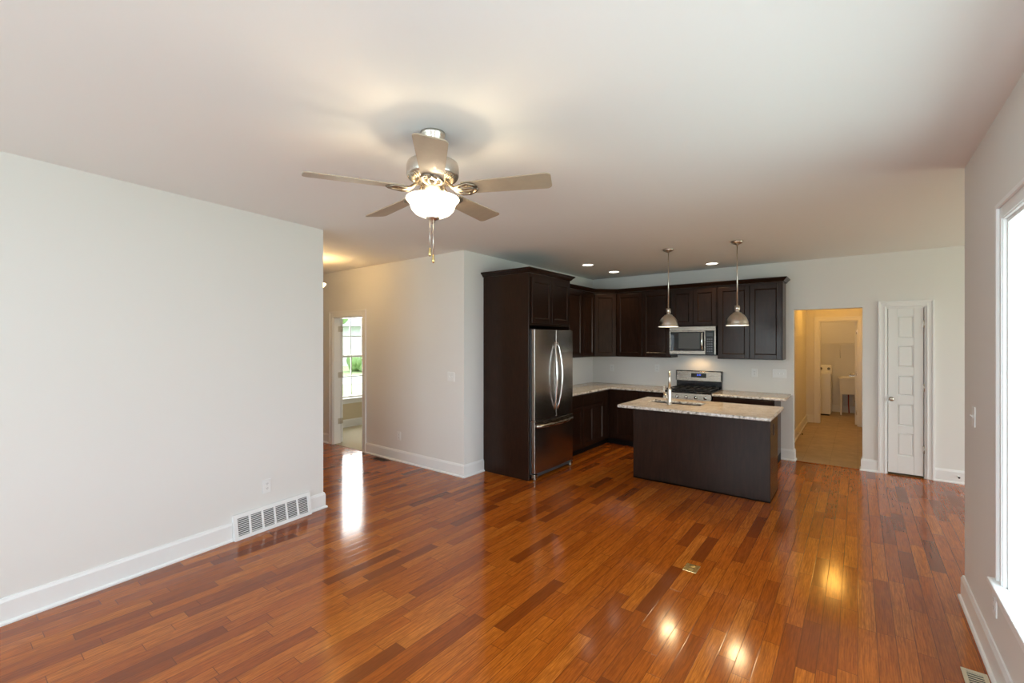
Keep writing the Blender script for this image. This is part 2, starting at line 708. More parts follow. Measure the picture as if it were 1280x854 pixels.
# right wall with the window that shows at the frame's edge
RW0, RW1, RWZ0, RWZ1 = 1.12, 2.985, 0.52, 2.195
wall('wall_right', frame(Vector((xR, yR, 0)), (0, -1), (-1, 0)), 6.77, H, T, [(yR - RW1, yR - RW0, RWZ0 - 0.026, RWZ1)])
wall('wall_nook', frame(Vector((xR + T, yR, 0)), (1, 0), (0, 1)), 2.8, H, T)
wall('wall_nook_right', frame(Vector((3.3, 3.9, 0)), (0, 1), (-1, 0)), 3.5, H, T, [(0.9, 2.8, 0.06, 2.1)])
# back wall: cased opening and pantry door
OPX0, OPX1, OPZ = -0.70, 0.046, 2.072
PDX0, PDX1, PDZ = 0.275, 0.645, 2.06
wall('wall_back', frame(Vector((xK - T, yB, 0)), (1, 0), (0, -1)), 7.2, H, T,
     [(OPX0 - xK + T, OPX1 - xK + T, 0, OPZ), (PDX0 - xK + T, PDX1 - xK + T, 0, PDZ)])
# kitchen side wall and hall wall
wall('wall_kitchen', frame(Vector((xK, yH + T, 0)), (0, 1), (1, 0)), yB - yH - T, H, T)
HDX0, HDX1, HDZ = -6.625, -5.83, 2.02
wall('wall_hall', frame(Vector((-8.4, yH, 0)), (1, 0), (0, -1)), xK + 8.4, H, T, [(HDX0 + 8.4, HDX1 + 8.4, 0, HDZ)])
wall('wall_hall_near', frame(Vector((-4.3, 2.386, 0)), (-1, 0), (0, 1)), 4.1, H, T)
wall('wall_hall_end', frame(Vector((-8.3, 2.2, 0)), (0, 1), (1, 0)), 1.8, H, T)
# bedroom
BWX = -7.75
BW0, BW1, BWZ0, BWZ1 = 4.72, 5.60, 0.55, 2.17
wall('wall_bedroom_left', frame(Vector((BWX, yH + T, 0)), (0, 1), (1, 0)), 3.4, H, T, [(BW0 - yH - T, BW1 - yH - T, BWZ0 - 0.025, BWZ1)], 'beige')
wall('wall_bedroom_back', frame(Vector((-7.87, 7.4, 0)), (1, 0), (0, -1)), 4.1, H, T, (), 'beige')
# utility hall, laundry and pantry closet
FWY = 10.93
LDX0, LDX1, LDZ = -0.616, 0.004, 2.045
wall('wall_utility_left', frame(Vector((-0.838, yB + T, 0)), (0, 1), (1, 0)), FWY - yB - T, H, T)
wall('wall_utility_right', frame(Vector((0.125, FWY, 0)), (0, -1), (-1, 0)), FWY - yB - T, H, 0.08)
wall('wall_utility_back', frame(Vector((-1.7, FWY, 0)), (1, 0), (0, -1)), 2.7, H, T, [(LDX0 + 1.7, LDX1 + 1.7, 0, LDZ)])
wall('wall_laundry_back', frame(Vector((-1.7, 12.95, 0)), (1, 0), (0, -1)), 2.7, H, T)
wall('wall_laundry_left', frame(Vector((-1.6, FWY + T, 0)), (0, 1), (1, 0)), 1.9, H, T)
wall('wall_laundry_right', frame(Vector((0.9, 12.95, 0)), (0, -1), (-1, 0)), 1.9, H, T)
wall('wall_pantry', frame(Vector((0.205, 8.0, 0)), (1, 0), (0, -1)), 0.8, H, T)
wall('wall_pantry_right', frame(Vector((0.80, 8.0, 0)), (0, -1), (-1, 0)), 0.62, H, T)

# baseboards: board with eased top, quarter-round shoe
BP = [(0, 0), (0.030, 0), (0.030, 0.010), (0.024, 0.018), (0.016, 0.020), (0.016, 0.128), (0.011, 0.140), (0.008, 0.150), (0, 0.150)]


def baseboard(name, runs, side=1, z=0.0):
    b = MB()
    for r in runs:
        b.sweep(r, BP, side, z)
    return struct(b.build(name, M['trim']), 'white painted baseboard')


def lw(u, off=0.0):
    p = LC + LU * u + LN * off
    return (p.x, p.y)


baseboard('baseboard_left', [[lw(5.2), lw(0.865)], [lw(0.158), (LC.x, LC.y), (LC.x - 0.10, LC.y - 0.012)]], -1)
baseboard('baseboard_right', [[(xR, -2.7), (xR, yR), (xR + 0.6, yR)]], 1)
baseboard('baseboard_back', [[(-0.848, yB), (OPX0, yB), (OPX0, yB + T)], [(OPX1, yB + T), (OPX1, yB), (0.203, yB)], [(0.705, yB), (3.2, yB)]], -1)
baseboard('baseboard_hall', [[(-8.2, yH), (-6.735, yH)], [(-5.735, yH), (xK, yH), (xK, 4.296)]], -1)
baseboard('baseboard_bedroom', [[(BWX, yH + T), (BWX, 7.35)]], -1)
baseboard('baseboard_utility', [[(-0.838, yB + T), (-0.838, FWY), (-0.712, FWY)]], -1)
baseboard('baseboard_laundry', [[(-1.55, 12.95), (0.85, 12.95)]], -1)


# casings: flat board with raised outer band
def casing(name, fr, u0, u1, z1, w=0.085, sides=(True, True), z0=0.0, label='white door casing', jamb=T):
    b = MB(fr)
    for (s, a, c) in ((0, u0 - w, u0), (1, u1, u1 + w)):
        if not sides[s]:
            continue
        b.box(a, c, 0, 0.014, z0, z1 + (w if True else 0))
        if s == 0:
            b.box(a, a + 0.022, 0.014, 0.024, z0, z1 + w)
            b.box(c - 0.016, c - 0.006, 0.014, 0.018, z0, z1 + 0.006)
        else:
            b.box(c - 0.022, c, 0.014, 0.024, z0, z1 + w)
            b.box(a + 0.006, a + 0.016, 0.014, 0.018, z0, z1 + 0.006)
    b.box(u0, u1, 0, 0.014, z1, z1 + w)
    b.box(u0 - w + 0.022, u1 + w - 0.022, 0.014, 0.024, z1 + w - 0.022, z1 + w)
    b.box(u0 - 0.006, u1 + 0.006, 0.014, 0.018, z1 + 0.006, z1 + 0.016)
    # jamb lining
    if jamb:
        b.box(u0, u0 + 0.016, -jamb, 0.0, z0, z1)
        b.box(u1 - 0.016, u1, -jamb, 0.0, z0, z1)
        b.box(u0 + 0.016, u1 - 0.016, -jamb, 0.0, z1 - 0.016, z1)
    return struct(b.build(name, M['trim'], None, 0.002, 1), label)


FB = frame(Vector((0, yB, 0)), (1, 0), (0, -1))
FH = frame(Vector((0, yH, 0)), (1, 0), (0, -1))
FU = frame(Vector((0, FWY, 0)), (1, 0), (0, -1))
casing('trim_1', FB, PDX0, PDX1, PDZ, 0.075, label='white casing around the narrow pantry door')
casing('trim_2', FH, HDX0, HDX1, HDZ, 0.092, label='white casing around the hall doorway')
casing('trim_3', FU, LDX0, LDX1, LDZ, 0.085, (True, True), label='white casing around the laundry doorway')
struct(MB().box(OPX0, OPX1, yB - 0.02, yB + 0.03, 0.0, 0.006).build('trim_4', M['floor'], None, 0.003), 'wood threshold strip at the tan floor')

# ------------------------------------------------------------------ windows
# window_1: right wall, double unit with stool and apron


def window_right():
    r = struct_root('window_1', (xR, (RW0 + RW1) / 2, 0), 'bright white-trimmed window in the right wall')
    f = frame(Vector((xR, 0, 0)), (0, 1), (-1, 0))
    b = MB(f)
    w = 0.084
    for (a, c) in ((RW0 - w, RW0), (RW1, RW1 + w)):
        b.box(a, c, 0, 0.014, RWZ0, RWZ1 + w)
    b.box(RW0, RW1, 0, 0.014, RWZ1, RWZ1 + w)
    b.box(RW1 + w - 0.022, RW1 + w, 0.014, 0.026, RWZ0, RWZ1 + w)
    b.box(RW0 - w, RW0 - w + 0.022, 0.014, 0.026, RWZ0, RWZ1 + w)
    b.box(RW0 - w + 0.022, RW1 + w - 0.022, 0.014, 0.026, RWZ1 + w - 0.022, RWZ1 + w)
    b.box(RW1 + 0.006, RW1 + 0.018, 0.014, 0.019, RWZ0, RWZ1 + 0.018)
    b.box(RW0, RW1 + 0.006, 0.014, 0.019, RWZ1 + 0.006, RWZ1 + 0.018)
    b.build('casing', M['trim'], r, 0.002, 1)
    b = MB(f)
    b.box(RW0, RW0 + 0.016, -T - 0.02, 0, RWZ0, RWZ1)
    b.box(RW1 - 0.016, RW1, -T - 0.02, 0, RWZ0, RWZ1)
    b.box(RW0 + 0.016, RW1 - 0.016, -T - 0.02, 0, RWZ1 - 0.016, RWZ1)
    mid = (RW0 + RW1) / 2
    b.box(mid - 0.045, mid + 0.045, -T - 0.02, -0.01, RWZ0, RWZ1 - 0.016)
    b.build('window_frame', M['trim'], r)
    b = MB(f)
    b.box(RW0 - w - 0.02, RW1 + w + 0.02, 0, 0.05, RWZ0 - 0.026, RWZ0)
    b.box(RW0, RW1, -T - 0.02, 0, RWZ0 - 0.026, RWZ0)
    b.build('stool', M['trim'], r, 0.006)
    b = MB(f)
    b.box(RW0 - w, RW1 + w, 0, 0.016, RWZ0 - 0.105, RWZ0 - 0.026)
    b.box(RW0 - w, RW1 + w, 0.016, 0.022, RWZ0 - 0.105, RWZ0 - 0.088)
    b.build('apron', M['trim'], r, 0.002)
    mz = (RWZ0 + RWZ1) / 2
    for (a, c) in ((RW0 + 0.016, mid - 0.045), (mid + 0.045, RW1 - 0.016)):
        for (z0, z1, d) in ((RWZ0, mz + 0.02, -0.07), (mz - 0.02, RWZ1 - 0.016, -0.105)):
            s = MB(f)
            s.box(a, a + 0.035, d - 0.03, d, z0, z1)
            s.box(c - 0.035, c, d - 0.03, d, z0, z1)
            s.box(a + 0.035, c - 0.035, d - 0.03, d, z0, z0 + 0.045)
            s.box(a + 0.035, c - 0.035, d - 0.03, d, z1 - 0.04, z1)
            so = s.build('sash', M['trim'], r, 0.002)
            MB(f).box(a + 0.033, c - 0.033, d - 0.018, d - 0.014, z0 + 0.043, z1 - 0.038).build('pane', M['glass'], so)


window_right()


def window_bedroom():
    r = struct_root('window_2', (BWX, (BW0 + BW1) / 2, 0), 'double-hung window with grilles seen through the hall doorway')
    f = frame(Vector((BWX, 0, 0)), (0, 1), (1, 0))
    w = 0.08
    b = MB(f)
    b.box(BW0 - w, BW0, 0, 0.016, BWZ0, BWZ1 + w)
    b.box(BW1, BW1 + w, 0, 0.016, BWZ0, BWZ1 + w)
    b.box(BW0, BW1, 0, 0.016, BWZ1, BWZ1 + w)
    b.box(BW0 - w, BW1 + w, 0, 0.016, BWZ0 - 0.10, BWZ0 - 0.025)
    b.build('casing', M['trim'], r, 0.002)
    b = MB(f)
    b.box(BW0, BW0 + 0.02, -T, 0, BWZ0, BWZ1)
    b.box(BW1 - 0.02, BW1, -T, 0, BWZ0, BWZ1)
    b.box(BW0 + 0.02, BW1 - 0.02, -T, 0, BWZ1 - 0.02, BWZ1)
    b.build('window_frame', M['trim'], r)
    MB(f).box(BW0 - w - 0.02, BW1 + w + 0.02, -T, 0.05, BWZ0 - 0.025, BWZ0).build('stool', M['trim'], r, 0.005)
    mz = 1.353
    for (z0, z1, d) in ((BWZ0, mz + 0.02, -0.05), (mz - 0.02, BWZ1 - 0.02, -0.08)):
        s = MB(f)
        a, c = BW0 + 0.02, BW1 - 0.02
        s.box(a, a + 0.035, d - 0.025, d, z0, z1)
        s.box(c - 0.035, c, d - 0.025, d, z0, z1)
        s.box(a + 0.035, c - 0.035, d - 0.025, d, z0, z0 + 0.04)
        s.box(a + 0.035, c - 0.035, d - 0.025, d, z1 - 0.04, z1)
        so = s.build('sash', M['trim'], r, 0.002)
        MB(f).box(a + 0.033, c - 0.033, d - 0.016, d - 0.012, z0 + 0.038, z1 - 0.038).build('pane', M['glass'], so)
        g = MB(f)
        for k in (1, 2):
            yy = a + 0.035 + (c - a - 0.07) * k / 3
            g.box(yy - 0.009, yy + 0.009, d - 0.022, d - 0.006, z0 + 0.04, z1 - 0.04)
        zz = (z0 + z1) / 2
        g.box(a + 0.035, c - 0.035, d - 0.021, d - 0.007, zz - 0.009, zz + 0.009)
        g.build('grille', M['trim'], so)


window_bedroom()


def window_rear():
    r = struct_root('window_3', (-1.6, -2.75, 0), 'wide window behind the camera')
    b = MB()
    x0, x1, z0, z1 = -3.10, -0.10, 0.55, 2.35
    b.box(x0, x0 + 0.05, -2.87, -2.75, z0, z1)
    b.box(x1 - 0.05, x1, -2.87, -2.75, z0, z1)
    b.box(x0 + 0.05, x1 - 0.05, -2.87, -2.75, z1 - 0.05, z1)
    b.box(x0 + 0.05, x1 - 0.05, -2.87, -2.75, z0, z0 + 0.05)
    for k in (1, 2):
        xx = x0 + (x1 - x0) * k / 3
        b.box(xx - 0.05, xx + 0.05, -2.87, -2.76, z0 + 0.05, z1 - 0.05)
    b.box(x0 + 0.05, x1 - 0.05, -2.85, -2.79, 1.43, 1.47)
    b.build('window_frame', M['trim'], r)
    MB().box(x0 + 0.05, x1 - 0.05, -2.835, -2.83, z0 + 0.05, z1 - 0.05).build('pane', M['glass'], r)


window_rear()

# ------------------------------------------------------------------ doors


def hinge_mb(f, u, d, z, h_=0.09):
    b = MB(f)
    b.box(u - 0.014, u + 0.003, d, d + 0.004, z - h_ / 2, z + h_ / 2)
    b.cyl((u + 0.002, d + 0.007, 0), 0.007, z - h_ / 2, z + h_ / 2, 10)
    return b


def pantry_door():
    r = struct_root('door_1', (PDX0, yB, 0), 'narrow white five-panel pantry door')
    a, c, z0, z1 = PDX0 + 0.006, PDX1 - 0.006, 0.022, PDZ - 0.006
    a += 0.016
    c -= 0.016
    dep = -0.012
    b = MB(FB)
    pu0, pu1 = 0.385, 0.535
    zb = [0.241, 0.519, 0.606, 0.874, 0.976, 1.225, 1.322, 1.59, 1.678, 1.95]
    # face built as stiles and rails around the recessed panels
    b.box(a, pu0, dep - 0.035, dep, z0, z1)
    b.box(pu1, c, dep - 0.035, dep, z0, z1)
    rails = [z0] + zb + [z1]
    for k in range(0, len(rails), 2):
        b.box(pu0, pu1, dep - 0.035, dep, rails[k], rails[k + 1])
    slab = b.build('door_slab', M['door'], r, 0.0035, 2)
    for k in range(0, 10, 2):
        p = MB(FB)
        q0, q1 = zb[k], zb[k + 1]
        # sloped sticking then flat raised field
        e = 0.020
        d0, d1 = dep - 0.016, dep - 0.003
        p.box(pu0, pu1, dep - 0.03, d0, q0, q1)
        p.hexa([(pu0 + 0.010, d0, q0 + 0.010), (pu1 - 0.010, d0, q0 + 0.010), (pu1 - e, d1, q0 + e), (pu0 + e, d1, q0 + e),
                (pu0 + 0.010, d0, q1 - 0.010), (pu1 - 0.010, d0, q1 - 0.010), (pu1 - e, d1, q1 - e), (pu0 + e, d1, q1 - e)])
        p.build('panel', M['door'], slab)
    k = MB(FB)
    ku, kz = 0.326, 0.932
    k.lathe([(0.026, dep), (0.026, dep + 0.006), (0.012, dep + 0.010), (0.011, dep + 0.030), (0.020, dep + 0.036), (0.027, dep + 0.048),
             (0.026, dep + 0.060), (0.016, dep + 0.068), (0.0, dep + 0.070)], (ku, 0, kz), 24, 'y')
    k.build('knob', M['nickel'], r)
    MB(FB).box(a - 0.004, a + 0.002, dep - 0.004, dep + 0.001, kz - 0.03, kz + 0.03).build('latch_plate', M['nickel'], r)
    for hz in (1.849, 1.085, 0.341):
        hinge_mb(FB, c + 0.004, dep, hz).build('hinge', M['nickel'], r)


pantry_door()


def hall_door():
    # hung on the left jamb and swung open into the bedroom
    r = struct_root('door_2', (HDX0, yH + T, 0), 'white bedroom door standing open behind the left jamb')
    b = MB()
    x0 = HDX0 + 0.018
    b.box(x0 - 0.79, x0 - 0.004, yH + T + 0.006, yH + T + 0.041, 0.015, HDZ - 0.02)
    b.build('door_slab', M['door'], r, 0.002)
    for hz in (1.839, 1.10, 0.36):
        q = MB()
        q.box(x0 - 0.001, x0 + 0.003, yH + T - 0.045, yH + T - 0.002, hz - 0.045, hz + 0.045)
        q.box(x0 - 0.0038, x0 - 0.001, yH + T + 0.006, yH + T + 0.040, hz - 0.045, hz + 0.045)
        q.cyl((x0 + 0.004, yH + T + 0.002, 0), 0.008, hz - 0.045, hz + 0.045, 10)
        q.build('hinge', M['nickel'], r)


hall_door()


def laundry_door():
    r = struct_root('door_3', (LDX1, FWY + T, 0), 'white laundry door swung open inside the laundry')
    x0 = LDX1 - 0.020
    MB().box(x0 - 0.030, x0 + 0.006, FWY + T + 0.012, FWY + T + 0.62, 0.015, LDZ - 0.02).build('door_slab', M['door'], r, 0.002)
    for hz in (1.83, 1.02, 0.25):
        q = MB()
        q.box(x0, x0 + 0.003, FWY + T - 0.05, FWY + T, hz - 0.045, hz + 0.045)
        q.cyl((x0 - 0.004, FWY + T + 0.004, 0), 0.009, hz - 0.045, hz + 0.045, 10)
        q.build('hinge', M['nickel'], r)


laundry_door()

# ------------------------------------------------------------------ cabinets


def shaker(f, u0, u1, z0, z1, rail=0.058, th=0.020, rec=0.009, d0=0.0):
    """framed door with recessed panel standing out from local y=d0"""
    b = MB(f)
    y0, y1 = d0, d0 + th
    b.box(u0, u0 + rail, y0, y1, z0, z1)
    b.box(u1 - rail, u1, y0, y1, z0, z1)
    b.box(u0 + rail, u1 - rail, y0, y1, z0, z0 + rail)
    b.box(u0 + rail, u1 - rail, y0, y1, z1 - rail, z1)
    b.box(u0 + rail, u1 - rail, y0, y1 - rec, z0 + rail, z1 - rail)
    # sloped sticking around the recessed panel
    e = 0.011
    a_, c_, p_, q_ = u0 + rail, u1 - rail, z0 + rail, z1 - rail
    yr, yt = y1 - rec, y1 - 0.0012
    b.add([(a_, yt, p_), (a_ + e, yr, p_ + e), (a_ + e, yr, q_ - e), (a_, yt, q_)],
          [(0, 1, 2, 3)])
    b.add([(c_, yt, p_), (c_ - e, yr, p_ + e), (c_ - e, yr, q_ - e), (c_, yt, q_)], [(3, 2, 1, 0)])
    b.add([(a_, yt, p_), (c_, yt, p_), (c_ - e, yr, p_ + e), (a_ + e, yr, p_ + e)], [(0, 1, 2, 3)])
    b.add([(a_, yt, q_), (c_, yt, q_), (c_ - e, yr, q_ - e), (a_ + e, yr, q_ - e)], [(3, 2, 1, 0)])
    return b


def flat_front(f, u0, u1, z0, z1, th=0.020):
    b = MB(f)
    b.box(u0, u1, 0, th, z0, z1)
    return b


CB = 0.0025
UZ0, UZ1 = 1.39, 2.44
CROWN = [(0.0, 0.0), (0.012, 0.0), (0.018, 0.010), (0.030, 0.026), (0.048, 0.040), (0.052, 0.046), (0.052, 0.056), (0.0, 0.056)]

# --- refrigerator surround
fs = thing('refrigerator_cabinet', 'tall espresso cabinet surround with two doors above the steel refrigerator', 'cabinet', (xK, 4.30, 0))
MB().box(xK + 0.002, -3.06, 4.300, 4.320, 0, 2.45).build('side_panel', M['cabinet'], fs, CB)
MB().box(xK + 0.002, -3.06, 5.235, 5.258, 0, 2.45).build('side_panel', M['cabinet'], fs, CB)
MB().box(xK + 0.002, -3.06, 4.321, 5.234, 1.83, 2.45).build('cabinet_body', M['cabinet'], fs, CB)
FK = frame(Vector((-3.06, 0, 0)), (0, 1), (1, 0))
for (a, c) in ((4.345, 4.775), (4.782, 5.212)):
    shaker(FK, a, c, 1.855, 2.405, d0=0.001).build('door', M['cabinet'], fs, CB)
MB().sweep([(xK + 0.002, 4.300), (-3.06, 4.300), (-3.06, 5.258), (xK + 0.40, 5.258)], CROWN, -1, 2.45).build('crown_molding', M['cabinet'], fs)

# --- refrigerator
rf = thing('refrigerator', 'stainless french-door refrigerator with bottom freezer drawer in the dark surround', 'refrigerator', (-3.4, 4.78, 0))
MB().box(-3.72, -3.055, 4.336, 5.222, 0.03, 1.765).build('body', M['fridgeside'], rf, 0.004)


def bowed(y0, y1, z0, z1, x0, x1, bow):
    """fridge door with a gently bowed front"""
    n = 12
    pts = [(x0, y0)]
    ym, half = 4.779, 0.443
    for k in range(n + 1):
        y = y0 + (y1 - y0) * k / n
        s = 1 - ((y - ym) / half) ** 2
        pts.append((x1 + bow * s, y))
    pts.append((x0, y1))
    return MB().prism(pts, z0, z1)


FX0, FX1 = -3.050, -2.998
for (a, c, s) in ((4.336, 4.776, 1), (4.782, 5.222, -1)):
    dr = bowed(a, c, 0.705, 1.782, FX0, FX1, 0.018).build('door', M['steelv'], rf, 0.004)
    # long bowed bar handle next to the meeting edge
    yy = 4.779 - s * 0.038
    pts, rr = [], []
    for k in range(19):
        t_ = k / 18
        z = 0.80 + 0.83 * t_
        arc = math.sin(math.pi * t_) ** 0.75
        pts.append((FX1 + 0.016 + 0.055 * arc, yy - s * 0.030 * arc + s * 0.006, z))
        rr.append(0.0095 + 0.003 * math.sin(math.pi * t_))
    MB().tube(pts, rr, 10).build('handle', M['chrome'], dr)
dr = bowed(4.336, 5.222, 0.085, 0.690, FX0, FX1, 0.018).build('freezer_drawer', M['steelv'], rf, 0.004)
pts = []
for k in range(19):
    t_ = k / 18
    arc = math.sin(math.pi * t_) ** 0.6
    pts.append((FX1 + 0.010 + 0.062 * arc, 4.36 + 0.84 * t_, 0.637))
MB().tube(pts, 0.013, 10, 1.6).build('handle', M['steel'], dr)
MB().box(-3.055, -3.012, 4.40, 5.16, 0.035, 0.078).build('grille', M['fridgeside'], rf, 0.003)
for (a, c) in ((4.336, 4.40), (5.158, 5.222)):
    q = MB()
    q.box(-3.10, -2.995, a, c, 0.022, 0.072)
    q.cyl((-3.025, (a + c) / 2, 0), 0.022, 0.0, 0.03, 14)
    q.build('foot', M['steel'], rf, 0.006)
for (a, c) in ((4.340, 4.40), (5.158, 5.218)):
    MB().box(-3.12, -3.02, a, c, 1.766, 1.788).build('hinge_cover', M['fridgeside'], rf, 0.005)
MB().box(-3.10, -2.99, 4.330, 4.352, 0.690, 0.704).build('center_hinge', M['steel'], rf, 0.002)

# --- wall cabinets
XU = -3.43   # face of the left run
YU = 6.93    # face of the back run
DGA, DGB = (XU, 6.648), (-3.154, YU)
GU = 'espresso kitchen wall cabinets'
c1 = thing('wall_cabinet', 'espresso wall cabinet running from the refrigerator surround to the corner', 'cabinet', (xK, 5.95, UZ0), GU)
MB().box(xK + 0.002, XU, 5.262, 6.646, UZ0, UZ1).build('cabinet_body', M['cabinet'], c1, CB)
FU1 = frame(Vector((XU, 0, 0)), (0, 1), (1, 0))
for (a, c) in ((5.275, 5.755), (5.760, 6.238), (6.258, 6.636)):
    shaker(FU1, a, c, UZ0 + 0.012, UZ1 - 0.03, d0=0.001).build('door', M['cabinet'], c1, CB)
c2 = thing('wall_cabinet', 'diagonal espresso corner wall cabinet where the two runs meet', 'cabinet', (xK, yB, UZ0), GU)
MB().prism([(xK + 0.002, yB - 0.002), (xK + 0.002, 6.648), DGA, DGB, (-3.154, yB - 0.002)], UZ0, UZ1).build('cabinet_body', M['cabinet'], c2, CB)
dd = Vector((DGB[0] - DGA[0], DGB[1] - DGA[1], 0))
FD = frame(Vector((DGA[0], DGA[1], 0)), (dd.x, dd.y), (dd.y, -dd.x))
shaker(FD, 0.018, dd.length - 0.018, UZ0 + 0.012, UZ1 - 0.03, d0=0.001).build('door', M['cabinet'], c2, CB)
FU2 = frame(Vector((0, YU, 0)), (1, 0), (0, -1))
MX0, MX1 = -2.262, -1.602
for (x0, x1, z0, doors, lab) in (
        (-3.152, MX0 - 0.002, UZ0, ((-3.140, -2.712), (-2.706, -2.272)), 'espresso two-door wall cabinet left of the microwave'),
        (MX0, MX1, 1.862, ((-2.250, -1.935), (-1.929, -1.614)), 'short espresso two-door wall cabinet above the microwave'),
        (MX1 + 0.002, -0.79, UZ0, ((-1.588, -1.186), (-1.180, -0.803)), 'espresso two-door wall cabinet right of the microwave')):
    cc = thing('wall_cabinet', lab, 'cabinet', ((x0 + x1) / 2, yB, z0), GU)
    MB().box(x0, x1, YU, yB - 0.002, z0, UZ1).build('cabinet_body', M['cabinet'], cc, CB)
    for (a, c) in doors:
        shaker(FU2, a, c, z0 + 0.012, UZ1 - 0.03, d0=0.001).build('door', M['cabinet'], cc, CB)
tag(MB().sweep([(XU, 5.330), DGA, DGB, (-0.79, YU), (-0.79, yB - 0.002)], CROWN, -1, UZ1 + 0.0005).build('crown_molding', M['cabinet']),
    'dark crown molding along the tops of the kitchen wall cabinets', 'molding')

# --- base cabinets
XB = -3.154
YBASE = 6.648
CT = 0.915
GB = 'espresso kitchen base cabinets'
FB1 = frame(Vector((XB, 0, 0)), (0, 1), (1, 0))
FB2 = frame(Vector((0, YBASE, 0)), (1, 0), (0, -1))


def base_unit(lab, loc, body, f, fronts, toe):
    t_ = thing('base_cabinet', lab, 'cabinet', loc, GB)
    MB().box(*body).build('cabinet_body', M['cabinet'], t_, CB)
    MB().box(*toe).build('toe_kick', M['cabinet_in'], t_)
    for (kind, a, c, z0, z1) in fronts:
        if kind == 'drawer':
            flat_front(f, a, c, z0, z1).build('drawer_front', M['cabinet'], t_, CB)
        else:
            shaker(f, a, c, z0, z1, d0=0.001).build('door', M['cabinet'], t_, CB)
    return t_


base_unit('espresso base cabinet with one door next to the refrigerator', (XB, 5.5, 0), (xK + 0.002, XB, 5.262, 5.758, 0.10, 0.884), FB1,
          [('drawer', 5.275, 5.748, 0.715, 0.868), ('door', 5.275, 5.748, 0.118, 0.700)], (xK + 0.05, XB - 0.07, 5.262, 5.758, 0, 0.099))
base_unit('espresso base cabinet with two doors beside the inside corner', (XB, 6.1, 0), (xK + 0.002, XB, 5.760, yB - 0.004, 0.10, 0.884), FB1,
          [('drawer', 5.770, 6.095, 0.715, 0.868), ('drawer', 6.101, 6.430, 0.715, 0.868), ('door', 5.770, 6.095, 0.118, 0.700),
           ('door', 6.101, 6.430, 0.118, 0.700)], (xK + 0.05, XB - 0.07, 5.760, yB - 0.01, 0, 0.099))
base_unit('espresso base cabinet between the inside corner and the range', (-2.7, YBASE, 0), (XB + 0.002, -2.270, YBASE, yB - 0.004, 0.10, 0.884), FB2,
          [('drawer', -3.06, -2.655, 0.715, 0.868), ('drawer', -2.649, -2.280, 0.715, 0.868), ('door', -3.06, -2.655, 0.118, 0.700),
           ('door', -2.649, -2.280, 0.118, 0.700)], (XB - 0.06, -2.270, YBASE + 0.07, yB - 0.01, 0, 0.099))
base_unit('espresso base cabinet right of the range', (-1.2, YBASE, 0), (-1.598, -0.850, YBASE, yB - 0.004, 0.10, 0.884), FB2,
          [('drawer', -1.588, -1.190, 0.715, 0.868), ('drawer', -1.184, -0.862, 0.715, 0.868), ('door', -1.588, -1.190, 0.118, 0.700),
           ('door', -1.184, -0.862, 0.118, 0.700)], (-1.598, -0.850, YBASE + 0.07, yB - 0.01, 0, 0.099))

# --- worktops


def edge_band(path, side, z0=CT - 0.031, z1=CT - 0.003):
    """thin rough granite band following the exposed edge"""
    return MB().sweep(path, [(0, z0), (0.003, z0), (0.006, z0 + 0.010), (0.005, z0 + 0.020), (0.002, z1), (0, z1)], side, 0)


w1 = thing('countertop', 'L-shaped beige granite worktop from the refrigerator round to the range', 'countertop', (xK, yB, 0.884))
MB().prism([(xK + 0.001, 5.262), (XB + 0.035, 5.262), (XB + 0.035, YBASE - 0.035), (MX0 - 0.006, YBASE - 0.035), (MX0 - 0.006, yB - 0.001),
            (xK + 0.001, yB - 0.001)], 0.885, CT).build('slab', M['granite'], w1, 0.003)
edge_band([(XB + 0.035, 5.262), (XB + 0.035, YBASE - 0.035), (MX0 - 0.006, YBASE - 0.035)], -1).build('edge', M['granite_edge'], w1)
w2 = thing('countertop', 'short beige granite worktop right of the range', 'countertop', (-1.2, yB, 0.884))
MB().prism([(-1.597, YBASE - 0.035), (-0.728, YBASE - 0.035), (-0.728, yB - 0.001), (-1.597, yB - 0.001)], 0.885, CT).build('slab', M['granite'], w2, 0.003)
edge_band([(-1.597, YBASE - 0.035), (-0.728, YBASE - 0.035), (-0.728, yB - 0.001)], -1).build('edge', M['granite_edge'], w2)

# --- island
IX0, IX1, IY0, IY1 = -2.150, -0.702, 5.200, 5.735
il = thing('kitchen_island', 'dark espresso island cabinet standing alone in front of the range', 'island', ((IX0 + IX1) / 2, 5.45, 0))
SX0, SX1, SY0, SY1 = -2.020, -1.400, 5.275, 5.580    # sink cut-out
b = MB()
b.box(IX0 + 0.019, IX1 - 0.019, IY0 + 0.019, SY0 - 0.03, 0.10, 0.884)
b.box(IX0 + 0.019, IX1 - 0.019, SY1 + 0.03, IY1, 0.10, 0.884)
b.box(IX0 + 0.019, SX0 - 0.03, SY0 - 0.03, SY1 + 0.03, 0.10, 0.884)
b.box(SX1 + 0.03, IX1 - 0.019, SY0 - 0.03, SY1 + 0.03, 0.10, 0.884)
b.box(SX0 - 0.03, SX1 + 0.03, SY0 - 0.03, SY1 + 0.03, 0.10, 0.60)
b.build('cabinet_body', M['cabinet'], il)
MB().box(IX0, IX1, IY0, IY0 + 0.018, 0.0, 0.884).build('back_panel', M['cabinet'], il, CB)
MB().box(IX0, IX0 + 0.018, IY0 + 0.0185, IY1, 0.0, 0.884).build('end_panel', M['cabinet'], il, CB)
MB().box(IX1 - 0.018, IX1, IY0 + 0.0185, IY1, 0.0, 0.884).build('end_panel', M['cabinet'], il, CB)
MB().box(IX0 + 0.02, IX1 - 0.02, IY0 + 0.03, IY1 - 0.07, 0, 0.099).build('toe_kick', M['cabinet_in'], il)
